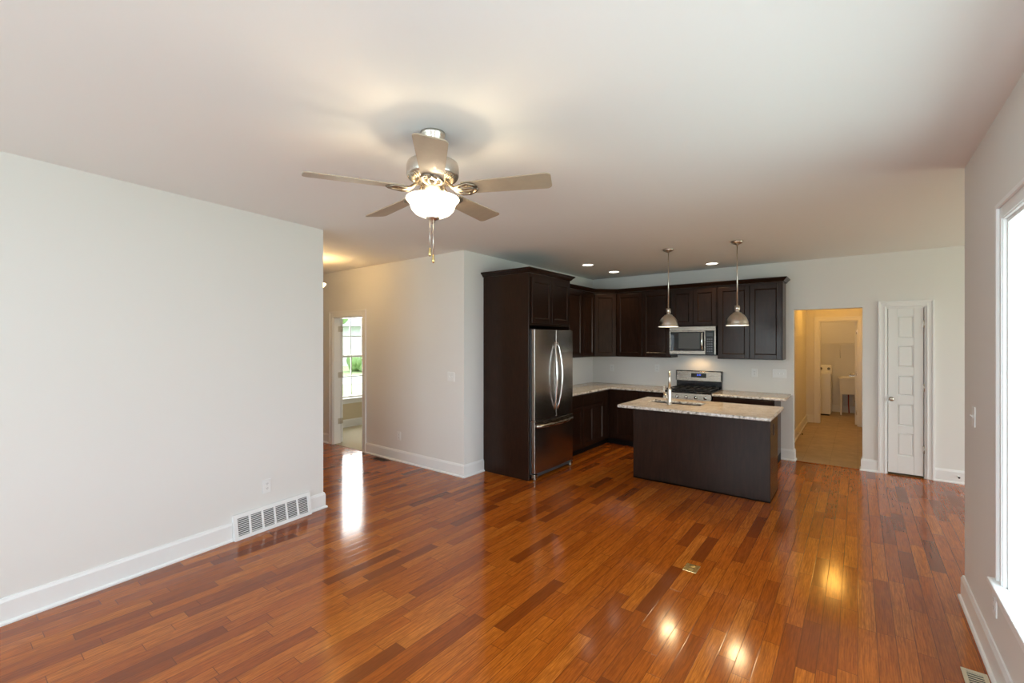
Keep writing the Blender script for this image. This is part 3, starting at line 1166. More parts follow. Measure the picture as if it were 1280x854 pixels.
MB().sweep([(IX0, IY1), (IX0, IY0), (IX1, IY0), (IX1, IY1)], [(0, 0), (0.009, 0), (0.008, 0.008), (0.003, 0.014), (0, 0.015)], 1).build(
    'shoe_molding', M['cabinet'], il)
FI = frame(Vector((0, IY1, 0)), (-1, 0), (0, 1))
ib = [-IX1 + 0.012, 1.07, 1.40, 1.735, -IX0 - 0.012]
for k in range(4):
    a, c = ib[k] + 0.002, ib[k + 1] - 0.002
    flat_front(FI, a, c, 0.715, 0.868).build('drawer_front', M['cabinet'], il, CB)
    shaker(FI, a, c, 0.118, 0.700, d0=0.001).build('door', M['cabinet'], il, CB)

it = thing('island_countertop', 'beige granite island top with sink cut-out and overhang towards the camera', 'countertop', ((IX0 + IX1) / 2, 5.3, 0.884))
TX0, TX1, TY0, TY1 = -2.187, -0.655, 4.842, 5.770
b = MB()
xs, ys = [TX0, SX0, SX1, TX1], [TY0, SY0, SY1, TY1]
for i in range(3):
    for j in range(3):
        if i == 1 and j == 1:
            continue
        a, c, d_, e = xs[i], xs[i + 1], ys[j], ys[j + 1]
        for zz in (0.885, CT):
            b.add([(a, d_, zz), (c, d_, zz), (c, e, zz), (a, e, zz)], [(0, 1, 2, 3)])
for (p, q) in (((TX0, TY0), (TX1, TY0)), ((TX1, TY0), (TX1, TY1)), ((TX1, TY1), (TX0, TY1)), ((TX0, TY1), (TX0, TY0)),
               ((SX0, SY0), (SX1, SY0)), ((SX1, SY0), (SX1, SY1)), ((SX1, SY1), (SX0, SY1)), ((SX0, SY1), (SX0, SY0))):
    b.add([(p[0], p[1], 0.885), (q[0], q[1], 0.885), (q[0], q[1], CT), (p[0], p[1], CT)], [(0, 1, 2, 3)])
bmesh.ops.remove_doubles(b.bm, verts=b.bm.verts[:], dist=1e-5)
b.build('slab', M['granite'], it)
edge_band([(TX0, TY0), (TX1, TY0), (TX1, TY1), (TX0, TY1), (TX0, TY0 + 0.001)], -1).build('edge', M['granite_edge'], it)
edge_band([(SX0 + 0.001, SY0), (SX0, SY0), (SX0, SY1), (SX1, SY1), (SX1, SY0), (SX0 + 0.002, SY0)], -1).build('cutout_edge', M['granite_edge'], it)

sk = thing('kitchen_sink', 'stainless undermount sink in the island top', 'sink', ((SX0 + SX1) / 2, (SY0 + SY1) / 2, 0.68))
b = MB()
g = 0.006
a, c, d_, e = SX0 - g, SX1 + g, SY0 - g, SY1 + g
b.box(a, c, d_, e, 0.68, 0.684)
b.box(a, a + 0.003, d_, e, 0.684, 0.884)
b.box(c - 0.003, c, d_, e, 0.684, 0.884)
b.box(a, c, d_, d_ + 0.003, 0.684, 0.884)
b.box(a, c, e - 0.003, e, 0.684, 0.884)
b.build('basin', M['steel'], sk)
MB().lathe([(0.045, 0.6845), (0.045, 0.687), (0.03, 0.685), (0.0, 0.685)], ((a + c) / 2, (d_ + e) / 2, 0), 20).build('drain', M['chrome'], sk)

fc = thing('kitchen_faucet', 'tall nickel gooseneck faucet with side lever on the island', 'faucet', (-1.713, 5.195, CT))
fx, fy = -1.713, 5.195
MB().lathe([(0.030, CT), (0.030, CT + 0.008), (0.024, CT + 0.018), (0.021, CT + 0.05), (0.020, CT + 0.17), (0.016, CT + 0.185)], (fx, fy, 0), 24).build(
    'faucet_body', M['nickel'], fc)
pts = [(fx, fy, CT + 0.17), (fx, fy, CT + 0.27)]
for k in range(13):
    a = math.pi * k / 12
    q_ = 0.075 - 0.075 * math.cos(a)
    pts.append((fx - 0.31 * q_, fy + 0.95 * q_, CT + 0.30 + 0.075 * math.sin(a)))
pts.append((fx - 0.0465, fy + 0.1425, CT + 0.275))
MB().tube(pts, 0.0125, 14).build('spout', M['nickel'], fc)
MB().lathe([(0.014, CT + 0.19), (0.017, CT + 0.20), (0.017, CT + 0.265), (0.013, CT + 0.28)], (fx - 0.0465, fy + 0.1425, 0), 16).build('spray_head', M['nickel'], fc)
b = MB()
b.tube([(fx - 0.012, fy, CT + 0.060), (fx - 0.034, fy, CT + 0.085), (fx - 0.052, fy, CT + 0.112)], [0.016, 0.016, 0.013], 12)
b.tube([(fx - 0.050, fy, CT + 0.105), (fx - 0.064, fy - 0.002, CT + 0.150), (fx - 0.062, fy - 0.004, CT + 0.195), (fx - 0.052, fy - 0.006, CT + 0.222)],
       [0.012, 0.010, 0.009, 0.011], 10)
b.build('lever', M['nickel'], fc)

# --- range
rg = thing('kitchen_range', 'stainless gas range with black cooktop between the two worktops', 'range', ((MX0 + MX1) / 2, 6.9, 0))
RX0, RX1, RY0, RY1 = MX0, MX1, 6.615, yB - 0.012
MB().box(RX0, RX1, RY0, RY1, 0.06, 0.905).build('body', M['black'], rg, 0.003)
MB().box(RX0 + 0.02, RX1 - 0.02, RY0 + 0.05, RY1 - 0.05, 0.0, 0.06).build('plinth', M['black'], rg)
MB().box(RX0, RX1, RY0 - 0.02, RY1 - 0.06, 0.906, 0.925).build('cooktop', M['black'], rg, 0.004)
b = MB()
b.hexa([(RX0, RY0 - 0.045, 0.800), (RX1, RY0 - 0.045, 0.800), (RX1, RY0 - 0.001, 0.800), (RX0, RY0 - 0.001, 0.800),
        (RX0, RY0 - 0.030, 0.903), (RX1, RY0 - 0.030, 0.903), (RX1, RY0 - 0.001, 0.903), (RX0, RY0 - 0.001, 0.903)])
b.build('control_panel', M['steel'], rg, 0.003)
for k in range(5):
    kx = RX0 + 0.075 + (RX1 - RX0 - 0.15) * k / 4
    q = MB()
    q.lathe([(0.023, RY0 - 0.037), (0.023, RY0 - 0.045), (0.018, RY0 - 0.048), (0.016, RY0 - 0.070), (0.012, RY0 - 0.073)], (kx, 0, 0.852), 18, 'y')
    q.box(kx - 0.004, kx + 0.004, RY0 - 0.076, RY0 - 0.070, 0.838, 0.866)
    q.build('knob', M['chrome'], rg)
od = MB().box(RX0 + 0.004, RX1 - 0.004, RY0 - 0.036, RY0 - 0.001, 0.235, 0.790).build('oven_door', M['steel'], rg, 0.005)
MB().box(RX0 + 0.09, RX1 - 0.09, RY0 - 0.038, RY0 - 0.0362, 0.33, 0.66).build('oven_window', M['blackglass'], od)
b = MB()
b.tube([(RX0 + 0.05, RY0 - 0.085, 0.735), (RX1 - 0.05, RY0 - 0.085, 0.735)], 0.013, 12)
for xx in (RX0 + 0.07, RX1 - 0.07):
    b.tube([(xx, RY0 - 0.036, 0.735), (xx, RY0 - 0.085, 0.735)], 0.009, 8)
b.build('oven_handle', M['steel'], od)
MB().box(RX0 + 0.004, RX1 - 0.004, RY0 - 0.030, RY0 - 0.001, 0.075, 0.225).build('storage_drawer', M['steel'], rg, 0.004)
# backguard
BGY = RY1 - 0.055
MB().box(RX0, RX1, BGY, RY1, 0.905, 1.035).build('backguard_base', M['black'], rg, 0.003)
b = MB()
b.hexa([(RX0, BGY - 0.022, 1.036), (RX1, BGY - 0.022, 1.036), (RX1, RY1, 1.036), (RX0, RY1, 1.036),
        (RX0, BGY - 0.004, 1.182), (RX1, BGY - 0.004, 1.182), (RX1, RY1, 1.182), (RX0, RY1, 1.182)])
bg = b.build('backguard', M['steel'], rg, 0.004)
b = MB()
b.box(RX0 - 0.004, RX0 + 0.008, BGY - 0.020, RY1, 1.034, 1.190)
b.box(RX1 - 0.008, RX1 + 0.004, BGY - 0.020, RY1, 1.034, 1.190)
b.box(RX0 - 0.004, RX1 + 0.004, BGY - 0.006, RY1, 1.183, 1.192)
b.build('backguard_frame', M['black'], rg, 0.002)
cx = (RX0 + RX1) / 2 + 0.01


def bgp(x, z, o):
    """point on the leaning face of the backguard"""
    t_ = (z - 1.036) / 0.146
    return (x, BGY - 0.022 + 0.018 * t_ - o, z)


b = MB()
x0, x1, z0, z1 = cx - 0.115, cx + 0.105, 1.088, 1.152
b.hexa([bgp(x0, z0, 0.002), bgp(x1, z0, 0.002), bgp(x1, z0, -0.003), bgp(x0, z0, -0.003), bgp(x0, z1, 0.002), bgp(x1, z1, 0.002), bgp(x1, z1, -0.003), bgp(x0, z1, -0.003)])
ds = b.build('display', M['blackglass'], rg)
b = MB()
for k, (dx_, w_) in enumerate(((0, 0.008), (0.014, 0.008), (0.032, 0.008), (0.046, 0.008))):
    x0 = cx - 0.028 + dx_
    x1 = x0 + w_
    z0, z1 = 1.118, 1.138
    for (p0, p1, q0, q1) in ((x0, x0 + 0.002, z0, z1), (x1 - 0.002, x1, z0, z1), (x0, x1, z1 - 0.002, z1), (x0, x1, z0, z0 + 0.002)):
        b.add([bgp(p0, q0, 0.003), bgp(p1, q0, 0.003), bgp(p1, q1, 0.003), bgp(p0, q1, 0.003)], [(0, 1, 2, 3)])
b.build('clock_digits', M['blue_led'], ds)
# grates and burners
for (x0, x1) in ((RX0 + 0.03, (RX0 + RX1) / 2 - 0.105), ((RX0 + RX1) / 2 - 0.10, (RX0 + RX1) / 2 + 0.10), ((RX0 + RX1) / 2 + 0.105, RX1 - 0.03)):
    q = MB()
    y0, y1 = RY0 + 0.02, BGY - 0.03
    for xx in (x0, x1 - 0.012):
        q.box(xx, xx + 0.012, y0, y1, 0.943, 0.957)
    for yy in (y0, (y0 + y1) / 2 - 0.006, y1 - 0.012):
        q.box(x0, x1, yy, yy + 0.012, 0.944, 0.958)
    xm = (x0 + x1) / 2
    q.box(xm - 0.005, xm + 0.005, y0, y1, 0.945, 0.957)
    for xx in (x0, x1 - 0.014):
        for yy in (y0, y1 - 0.014):
            q.box(xx, xx + 0.014, yy, yy + 0.014, 0.925, 0.945)
    q.build('grate', M['iron'], rg, 0.002)
for (bx, by) in ((RX0 + 0.12, RY0 + 0.15), (RX0 + 0.12, RY0 + 0.40), ((RX0 + RX1) / 2, RY0 + 0.27), (RX1 - 0.12, RY0 + 0.15), (RX1 - 0.12, RY0 + 0.40)):
    MB().lathe([(0.045, 0.925), (0.045, 0.932), (0.034, 0.934), (0.034, 0.941), (0.0, 0.942)], (bx, by, 0), 20).build('burner', M['iron'], rg)

# --- microwave
mw = thing('microwave', 'stainless over-range microwave with dark glass door below the short cabinet', 'microwave', ((MX0 + MX1) / 2, 7.0, 1.435))
MWY = 6.845
MB().box(MX0 + 0.003, MX1 - 0.003, MWY + 0.022, yB - 0.01, 1.437, 1.858).build('body', M['black'], mw, 0.003)
MB().box(MX0 + 0.003, MX1 - 0.003, MWY, MWY + 0.021, 1.795, 1.858).build('vent_panel', M['steel'], mw, 0.003)
b = MB()
MDX = MX1 - 0.145
b.box(MX0 + 0.003, MDX, MWY, MWY + 0.021, 1.452, 1.500)
b.box(MX0 + 0.003, MDX, MWY, MWY + 0.021, 1.780, 1.794)
b.box(MX0 + 0.003, MX0 + 0.018, MWY, MWY + 0.021, 1.500, 1.780)
b.box(MDX - 0.012, MDX, MWY, MWY + 0.021, 1.500, 1.780)
md = b.build('door', M['steel'], mw, 0.002)
MB().box(MX0 + 0.018, MDX - 0.012, MWY + 0.003, MWY + 0.020, 1.500, 1.780).build('door_glass', M['blackglass'], md)
b = MB()
b.box(MX0 + 0.14, MDX - 0.075, MWY + 0.0015, MWY + 0.003, 1.535, 1.765)
b.build('viewing_window', mat_base('grey_mesh_glass', (0.09, 0.09, 0.085), 0.16), md)
b = MB()
hx = MDX - 0.036
pts = []
for k in range(13):
    t_ = k / 12
    pts.append((hx, MWY - 0.008 - 0.040 * math.sin(math.pi * t_) ** 0.6, 1.525 + 0.245 * t_))
b.tube(pts, 0.012, 10)
b.build('handle', M['chrome'], md)
pn = MB().box(MDX + 0.001, MX1 - 0.022, MWY + 0.001, MWY + 0.021, 1.452, 1.794).build('control_panel', M['blackglass'], mw)
MB().box(MDX + 0.020, MX1 - 0.042, MWY - 0.0005, MWY + 0.001, 1.480, 1.690).build('keypad', mat_keys(), pn)
MB().box(MDX + 0.020, MX1 - 0.042, MWY - 0.0005, MWY + 0.001, 1.715, 1.765).build('display', mat_base('grey_display_glass', (0.06, 0.065, 0.07), 0.15), pn)
b = MB()
b.box(MX1 - 0.021, MX1 - 0.003, MWY, MWY + 0.021, 1.452, 1.794)
b.build('side_trim', M['steel'], mw, 0.002)
MB().box(MX0 + 0.003, MX1 - 0.003, MWY + 0.004, MWY + 0.021, 1.437, 1.451).build('bottom_trim', M['black'], mw)
MB().box(-1.99, -1.85, 7.0, 7.08, 1.4330, 1.4365).build('cooktop_lamp', M['lens'], mw)
add_light('microwave_cooktop_lamp', 'SPOT', (-1.92, 7.05, 1.430), 4.5, (1.0, 0.62, 0.28), (math.radians(18), 0, 0), radius=0.03, spot=math.radians(140), blend=0.7)

# ------------------------------------------------------------------ lights that hang
FANX, FANY = -1.785, 1.634
CY, SY = math.cos(YAW), math.sin(YAW)
fan = thing('ceiling_fan', 'brushed nickel five-blade ceiling fan with lit frosted bowl', 'ceiling fan', (FANX, FANY, H))
C0 = (FANX, FANY, 0)
MB().lathe([(0.066, H), (0.066, H - 0.012), (0.060, H - 0.018), (0.057, H - 0.045), (0.046, H - 0.060), (0.020, H - 0.066)], C0, 36).build('canopy', M['nickel'], fan)
MB().cyl(C0, 0.0125, 2.60, H - 0.05, 16).build('downrod', M['nickel'], fan)
MB().lathe([(0.020, 2.640), (0.040, 2.625), (0.060, 2.600), (0.110, 2.590), (0.132, 2.578), (0.137, 2.560), (0.137, 2.515), (0.130, 2.503), (0.090, 2.490), (0.060, 2.482)],
           C0, 48).build('motor_housing', M['nickel'], fan)
MB().lathe([(0.052, 2.485), (0.056, 2.470), (0.050, 2.455), (0.046, 2.430), (0.012, 2.426), (0.008, 2.420), (0.008, 2.300)], C0, 36).build('light_fitter', M['armmetal'], fan)
# ribbed vent ring under the motor
b = MB()
for k in range(40):
    a = 2 * math.pi * k / 40
    ca, sa = math.cos(a), math.sin(a)
    b.tube([(FANX + 0.128 * ca, FANY + 0.128 * sa, 2.505), (FANX + 0.095 * ca, FANY + 0.095 * sa, 2.487)], 0.0042, 5)
b.build('vent_ring', M['armmetal'], fan)
ZB = 2.436
TILT = Matrix.Rotation(math.radians(1.8), 4, Vector((SY, -CY, 0)))
for k in range(5):
    al = math.radians(9 + 72 * k)
    xc, zc = math.sin(al), -math.cos(al)
    ux, uy = CY * xc - SY * zc, SY * xc + CY * zc
    ang = math.atan2(uy, ux)
    f = Matrix.Translation((FANX, FANY, ZB)) @ TILT @ Matrix.Rotation(ang, 4, 'Z') @ Matrix.Rotation(math.radians(-11), 4, 'X')
    # blade outline: narrow root, wide rounded tip
    out = []
    r0, r1, w0, w1 = 0.165, 0.628, 0.055, 0.073
    out += [(r0, -w0), (r0 + 0.03, -w0 - 0.002)]
    rc = 0.028
    for q in range(7):
        a = -math.pi / 2 + (math.pi / 2) * q / 6
        out.append((r1 - rc + rc * math.cos(a), -w1 + rc + rc * math.sin(a)))
    for q in range(7):
        a = (math.pi / 2) * q / 6
        out.append((r1 - rc + rc * math.cos(a), w1 - rc + rc * math.sin(a)))
    out += [(r0 + 0.03, w0 + 0.002), (r0, w0)]
    bl = MB(f).prism(out, 0.0, 0.006).build('blade', M['blade'], fan, 0.0015)
    # open cast arm under the blade root
    g = MB(Matrix.Translation((FANX, FANY, ZB)) @ TILT @ Matrix.Rotation(ang, 4, 'Z'))
    for s in (-1, 1):
        g.tube([(0.075, 0.012 * s, 0.042), (0.10, 0.016 * s, 0.018), (0.125, 0.026 * s, -0.004), (0.155, 0.044 * s, -0.008 - s * 0.007),
                (0.195, 0.050 * s, -0.004 - s * 0.0095), (0.225, 0.034 * s, -0.003 - s * 0.006), (0.240, 0.008 * s, -0.002)],
               [0.009, 0.008, 0.008, 0.008, 0.008, 0.007, 0.006], 8)
        g.tube([(0.120, 0.010 * s, 0.000), (0.165, 0.018 * s, -0.008), (0.205, 0.018 * s, -0.007), (0.232, 0.004 * s, -0.003)], 0.006, 8)
        g.cyl((0.195, 0.036 * s, 0), 0.006, -0.012 - s * 0.007, -0.002 - s * 0.007, 8)
    g.build('blade_arm', M['armmetal'], bl)
bw = MB().lathe([(0.1311, 2.398), (0.1387, 2.396), (0.1406, 2.390), (0.1330, 2.380), (0.1216, 2.368), (0.1178, 2.355), (0.1102, 2.335), (0.0912, 2.315), (0.0617, 2.301), (0.0285, 2.296),
                 (0.0266, 2.300), (0.0599, 2.305), (0.0883, 2.319), (0.1064, 2.338), (0.1140, 2.357), (0.1178, 2.370), (0.1292, 2.384)], C0, 48, 'z', False).build('bowl_shade', M['bowl'], fan)
MB().lathe([(0.034, 2.297), (0.036, 2.291), (0.026, 2.283), (0.013, 2.279), (0.012, 2.268), (0.006, 2.263), (0.0, 2.262)], C0, 24).build('finial', M['nickel'], fan)
for (dx_, zb) in ((-0.012, 2.085), (0.006, 2.050)):
    q = MB()
    px, py = FANX + CY * dx_ + SY * 0.02, FANY + SY * dx_ - CY * 0.02
    q.cyl((px, py, 0), 0.0022, zb + 0.04, 2.285, 6)
    pc_ = q.build('pull_chain', M['nickel'], fan)
    MB().lathe([(0.003, zb + 0.045), (0.006, zb + 0.036), (0.008, zb + 0.014), (0.007, zb + 0.004), (0.0, zb)], (px, py, 0), 12).build('fob', M['brass'], pc_)
add_light('fan_bowl_lamp', 'POINT', (FANX, FANY, 2.362), 9, (1.0, 0.80, 0.52), radius=0.03)

# pendants
PZ = 1.817
pl_ = thing('pendant_lamp', 'nickel dome pendant lamp over the faucet end of the island', 'pendant lamp', (-1.791, 5.389, H), 'nickel dome pendants above the island')
PC = (-1.791, 5.389, 0)
MB().lathe([(0.062, H), (0.062, H - 0.010), (0.055, H - 0.022), (0.030, H - 0.034), (0.012, H - 0.040)], PC, 28).build('canopy', M['nickel'], pl_)
MB().cyl(PC, 0.0065, PZ + 0.20, H - 0.03, 12).build('stem', M['nickel'], pl_)
MB().lathe([(0.012, PZ + 0.218), (0.026, PZ + 0.212), (0.027, PZ + 0.165), (0.020, PZ + 0.160), (0.020, PZ + 0.150), (0.030, PZ + 0.142), (0.030, PZ + 0.135)], PC, 24).build('socket', M['nickel'], pl_)
R = 0.101
dome = [(0.020, PZ + 0.140), (0.040, PZ + 0.138)]
for k in range(1, 11):
    a = math.radians(72 - 72 * k / 10)
    dome.append((0.006 + R * math.cos(a), PZ + 0.010 + 0.125 * math.sin(a)))
dome += [(R + 0.010, PZ + 0.006), (R + 0.010, PZ)]
sh = MB().lathe(dome, PC, 40, 'z', False).build('shade', M['nickel'], pl_)
md_ = sh.modifiers.new('thickness', 'SOLIDIFY')
md_.thickness = 0.0025
md_.offset = 1
lin = [(r_ - 0.006, z_ - 0.003) for (r_, z_) in dome[:-1]] + [(R - 0.002, PZ + 0.0015)]
MB().lathe(lin, PC, 40, 'z', False).build('shade_lining', M['shade_inner'], pl_)
MB().lathe([(R - 0.004, PZ + 0.001), (R + 0.012, PZ + 0.001), (R + 0.013, PZ - 0.003), (R + 0.010, PZ - 0.005), (R - 0.004, PZ - 0.003), (R - 0.004, PZ + 0.001)], PC, 40, 'z', False).build(
    'rim', mat_emit('lit_frosted_diffuser_rim', (1.0, 0.9, 0.72), 1.2), pl_)
MB().lathe([(0.012, PZ + 0.125), (0.014, PZ + 0.100), (0.026, PZ + 0.075), (0.030, PZ + 0.055), (0.024, PZ + 0.034), (0.0, PZ + 0.025)], PC, 18).build('bulb', M['bulb'], pl_)
copy_thing(pl_, (0.741, 0.031, 0), 'nickel dome pendant lamp over the bare right end of the island')
for (x, y) in ((-1.791, 5.389), (-1.05, 5.42)):
    add_light('pendant_bulb_lamp', 'SPOT', (x, y, PZ + 0.02), 18, (1.0, 0.74, 0.40), radius=0.085, spot=math.radians(150), blend=0.4)

# recessed cans
rl = thing('recessed_light', 'round recessed ceiling light nearest the refrigerator cabinet', 'ceiling light', (-3.071, 5.779, H), 'recessed kitchen ceiling lights')
b = MB()
b.lathe([(0.074, H), (0.090, H), (0.090, H - 0.004), (0.076, H - 0.006), (0.074, H)], (-3.071, 5.779, 0), 32, 'z', False)
b.build('trim_ring', M['plastic'], rl)
MB().lathe([(0.075, H - 0.0015), (0.074, H - 0.005), (0.04, H - 0.008), (0.0, H - 0.009)], (-3.071, 5.779, 0), 28).build('lens', M['lens'], rl)
copy_thing(rl, (-3.049 + 3.071, 6.607 - 5.779, 0), 'round recessed ceiling light by the corner wall cabinet')
copy_thing(rl, (-1.633 + 3.071, 6.751 - 5.779, 0), 'round recessed ceiling light between the two pendants above the range')
for (x, y) in ((-3.071, 5.779), (-3.049, 6.607), (-1.633, 6.751)):
    add_light('recessed_can_lamp', 'SPOT', (x, y, H - 0.02), 22, (1.0, 0.78, 0.46), radius=0.07, spot=math.radians(115), blend=0.8)

# hall fixture, mostly hidden by the left wall
hl = thing('hall_ceiling_light', 'warm glowing semi-flush hall light peeking past the left wall edge', 'ceiling light', (-5.66, 3.09, H))
HC = (-5.66, 3.09, 0)
MB().lathe([(0.065, H), (0.065, H - 0.02), (0.02, H - 0.035)], HC, 24).build('canopy', M['nickel'], hl)
MB().cyl(HC, 0.008, 2.36, H - 0.02, 10).build('stem', M['nickel'], hl)
MB().lathe([(0.150, 2.405), (0.158, 2.400), (0.150, 2.385), (0.12, 2.350), (0.07, 2.325), (0.01, 2.315)], HC, 32, 'z', False).build('bowl_shade', M['hallbowl'], hl)
add_light('hall_bowl_lamp', 'POINT', (HC[0], HC[1], 2.43), 8, (1.0, 0.64, 0.26), radius=0.07)

# utility hall lights
ul = thing('utility_ceiling_light', 'warm flush dome light on the utility hall ceiling', 'ceiling light', (-0.35, 9.7, H))
MB().lathe([(0.15, H), (0.15, H - 0.02), (0.145, H - 0.022)], (-0.35, 9.7, 0), 32).build('base', M['nickel'], ul)
MB().lathe([(0.14, H - 0.022), (0.135, H - 0.05), (0.10, H - 0.085), (0.05, H - 0.10), (0.0, H - 0.103)], (-0.35, 9.7, 0), 32).build('dome_shade', mat_emit('lit_utility_dome', (1.0, 0.66, 0.26), 2.0), ul)
add_light('utility_dome_lamp', 'POINT', (-0.35, 9.7, 2.57), 16, (1.0, 0.50, 0.09), radius=0.15)
add_light('laundry_lamp', 'POINT', (-0.5, 11.9, 2.55), 12, (1.0, 0.58, 0.20), radius=0.09)

# ------------------------------------------------------------------ small wall and floor fittings


def plate(f, u, z, w, h_, kind, name, label, cat, n=1, group=None):
    r = thing(name, label, cat, f @ Vector((u, 0, z)), group)
    MB(f).box(u - w / 2, u + w / 2, 0, 0.006, z - h_ / 2, z + h_ / 2).build('cover_plate', M['plastic'], r, 0.002)
    if kind == 'outlet':
        for s in (-1, 1):
            zc = z + s * 0.020
            o = MB(f).box(u - 0.016, u + 0.016, 0.0062, 0.0078, zc - 0.014, zc + 0.014).build('receptacle', M['plastic'], r, 0.003)
            q = MB(f)
            q.box(u - 0.008, u - 0.0055, 0.0075, 0.0082, zc - 0.002, zc + 0.007)
            q.box(u + 0.0055, u + 0.008, 0.0075, 0.0082, zc - 0.001, zc + 0.006)
            q.cyl((u, 0, zc - 0.008), 0.0025, 0.0075, 0.0082, 8, 'y')
            q.build('slots', M['slot'], o)
    else:
        for k in range(n):
            uu = u + (k - (n - 1) / 2) * 0.046
            q = MB(f)
            q.box(uu - 0.006, uu + 0.006, 0.0062, 0.008, z - 0.013, z + 0.013)
            q.hexa([(uu - 0.004, 0.008, z - 0.004), (uu + 0.004, 0.008, z - 0.004), (uu + 0.004, 0.019, z + 0.006), (uu - 0.004, 0.019, z + 0.006),
                    (uu - 0.004, 0.008, z + 0.004), (uu + 0.004, 0.008, z + 0.004), (uu + 0.004, 0.017, z + 0.012), (uu - 0.004, 0.017, z + 0.012)])
            q.build('toggle', M['plastic'], r)
    return r


FRW = frame(Vector((xR, 0, 0)), (0, 1), (-1, 0))
FIS = frame(Vector((IX1, 0, 0)), (0, 1), (1, 0))
plate(FL, 0.570, 0.370, 0.074, 0.118, 'outlet', 'wall_outlet', 'white wall outlet above the long return grille on the left wall', 'outlet')
plate(FH, -4.985, 0.345, 0.072, 0.116, 'outlet', 'wall_outlet', 'white wall outlet low on the hall wall right of the doorway', 'outlet')
plate(FH, -3.982, 1.204, 0.118, 0.116, 'switch', 'light_switch', 'white double switch plate near the hall wall corner', 'light switch', 2)
plate(FB, -3.387, 1.180, 0.072, 0.116, 'outlet', 'wall_outlet', 'white backsplash outlet nearest the kitchen corner', 'outlet')
plate(FB, -2.595, 1.205, 0.072, 0.116, 'outlet', 'wall_outlet', 'white backsplash outlet just left of the range', 'outlet')
plate(FB, -1.180, 1.188, 0.072, 0.116, 'outlet', 'wall_outlet', 'white backsplash outlet above the right worktop', 'outlet')
plate(FB, -0.868, 1.186, 0.165, 0.118, 'switch', 'light_switch', 'white triple switch plate at the right end of the backsplash', 'light switch', 3)
plate(FRW, 3.716, 1.201, 0.074, 0.118, 'switch', 'light_switch', 'white single toggle switch on the right wall beside the window', 'light switch', 1)
plate(FRW, 3.208, 0.347, 0.072, 0.118, 'outlet', 'wall_outlet', 'white wall outlet low on the right wall beside the window', 'outlet')
r_ = thing('island_outlet', 'small dark outlet in the right end of the island', 'outlet', (IX1, 5.436, 0.712))
MB(FIS).box(5.406, 5.466, 0.0, 0.004, 0.655, 0.770).build('cover_plate', mat_base('brown_plastic', (0.015, 0.010, 0.008), 0.4), r_, 0.001)
for s in (-1, 1):
    MB(FIS).box(5.420, 5.452, 0.0042, 0.006, 0.700 + s * 0.020, 0.724 + s * 0.020).build('receptacle', M['black'], r_, 0.002)

# long white return grille on the left wall
gr = thing('return_grille', 'long white slatted return grille at the base of the left wall', 'vent', lw(0.51) + (0,))
G0, G1, GZ = 0.160, 0.862, 0.205


def gp(u, z, o=0.0):
    """sloped face: bottom stands further out than the top"""
    t_ = z / GZ
    return (u, 0.052 - 0.034 * t_ + o, z)


b = MB(FL)
# frame bars on the sloped face
def gbar(b, u0, u1, z0, z1, o0, o1):
    b.hexa([gp(u0, z0, o1), gp(u1, z0, o1), gp(u1, z0, o0), gp(u0, z0, o0), gp(u0, z1, o1), gp(u1, z1, o1), gp(u1, z1, o0), gp(u0, z1, o0)])


gbar(b, G0, G1, 0.0, 0.030, -0.012, 0)
gbar(b, G0, G1, GZ - 0.034, GZ, -0.012, 0)
gbar(b, G0, G0 + 0.032, 0.030, GZ - 0.034, -0.012, 0)
gbar(b, G1 - 0.032, G1, 0.030, GZ - 0.034, -0.012, 0)
cw = (G1 - G0 - 0.064 - 5 * 0.016) / 6
for k in range(5):
    u = G0 + 0.032 + (k + 1) * cw + k * 0.016
    gbar(b, u, u + 0.016, 0.030, GZ - 0.034, -0.012, 0)
b.build('frame', M['trim'], gr, 0.0015)
for (u0, u1) in ((G0, G0 + 0.003), (G1 - 0.003, G1)):
    b = MB(FL)
    b.hexa([(u0, 0.001, 0), (u1, 0.001, 0), gp(u1, 0.0, -0.0125), gp(u0, 0.0, -0.0125), (u0, 0.001, GZ), (u1, 0.001, GZ), gp(u1, GZ, -0.0125), gp(u0, GZ, -0.0125)])
    b.build('side_cap', M['trim'], gr)
MB(FL).box(G0 + 0.004, G1 - 0.004, 0.001, 0.004, 0.004, GZ - 0.004).build('duct_opening', M['slot'], gr)
b = MB(FL)
for k in range(6):
    u0 = G0 + 0.032 + k * (cw + 0.016)
    for q in range(9):
        z = 0.036 + q * 0.0152
        b.hexa([gp(u0, z, -0.003), gp(u0 + cw, z, -0.003), gp(u0 + cw, z, -0.011), gp(u0, z, -0.011),
                gp(u0, z + 0.005, -0.003), gp(u0 + cw, z + 0.005, -0.003), gp(u0 + cw, z + 0.005, -0.011), gp(u0, z + 0.005, -0.011)])
b.build('louvers', M['trim'], gr)

# floor fittings
fo = thing('floor_outlet', 'small square brass floor outlet in the middle of the wood floor', 'outlet', (-0.952, 3.365, 0))
MB().box(-1.000, -0.905, 3.305, 3.425, 0.0, 0.005).build('cover_plate', M['brass'], fo, 0.002)
for s in (-1, 1):
    MB().lathe([(0.019, 0.0052), (0.019, 0.0068), (0.013, 0.0072), (0.0, 0.0072)], (-0.952, 3.365 + s * 0.028, 0), 18).build('screw_cap', mat_base('dull_brass', (0.55, 0.42, 0.18), 0.4, 1.0), fo)


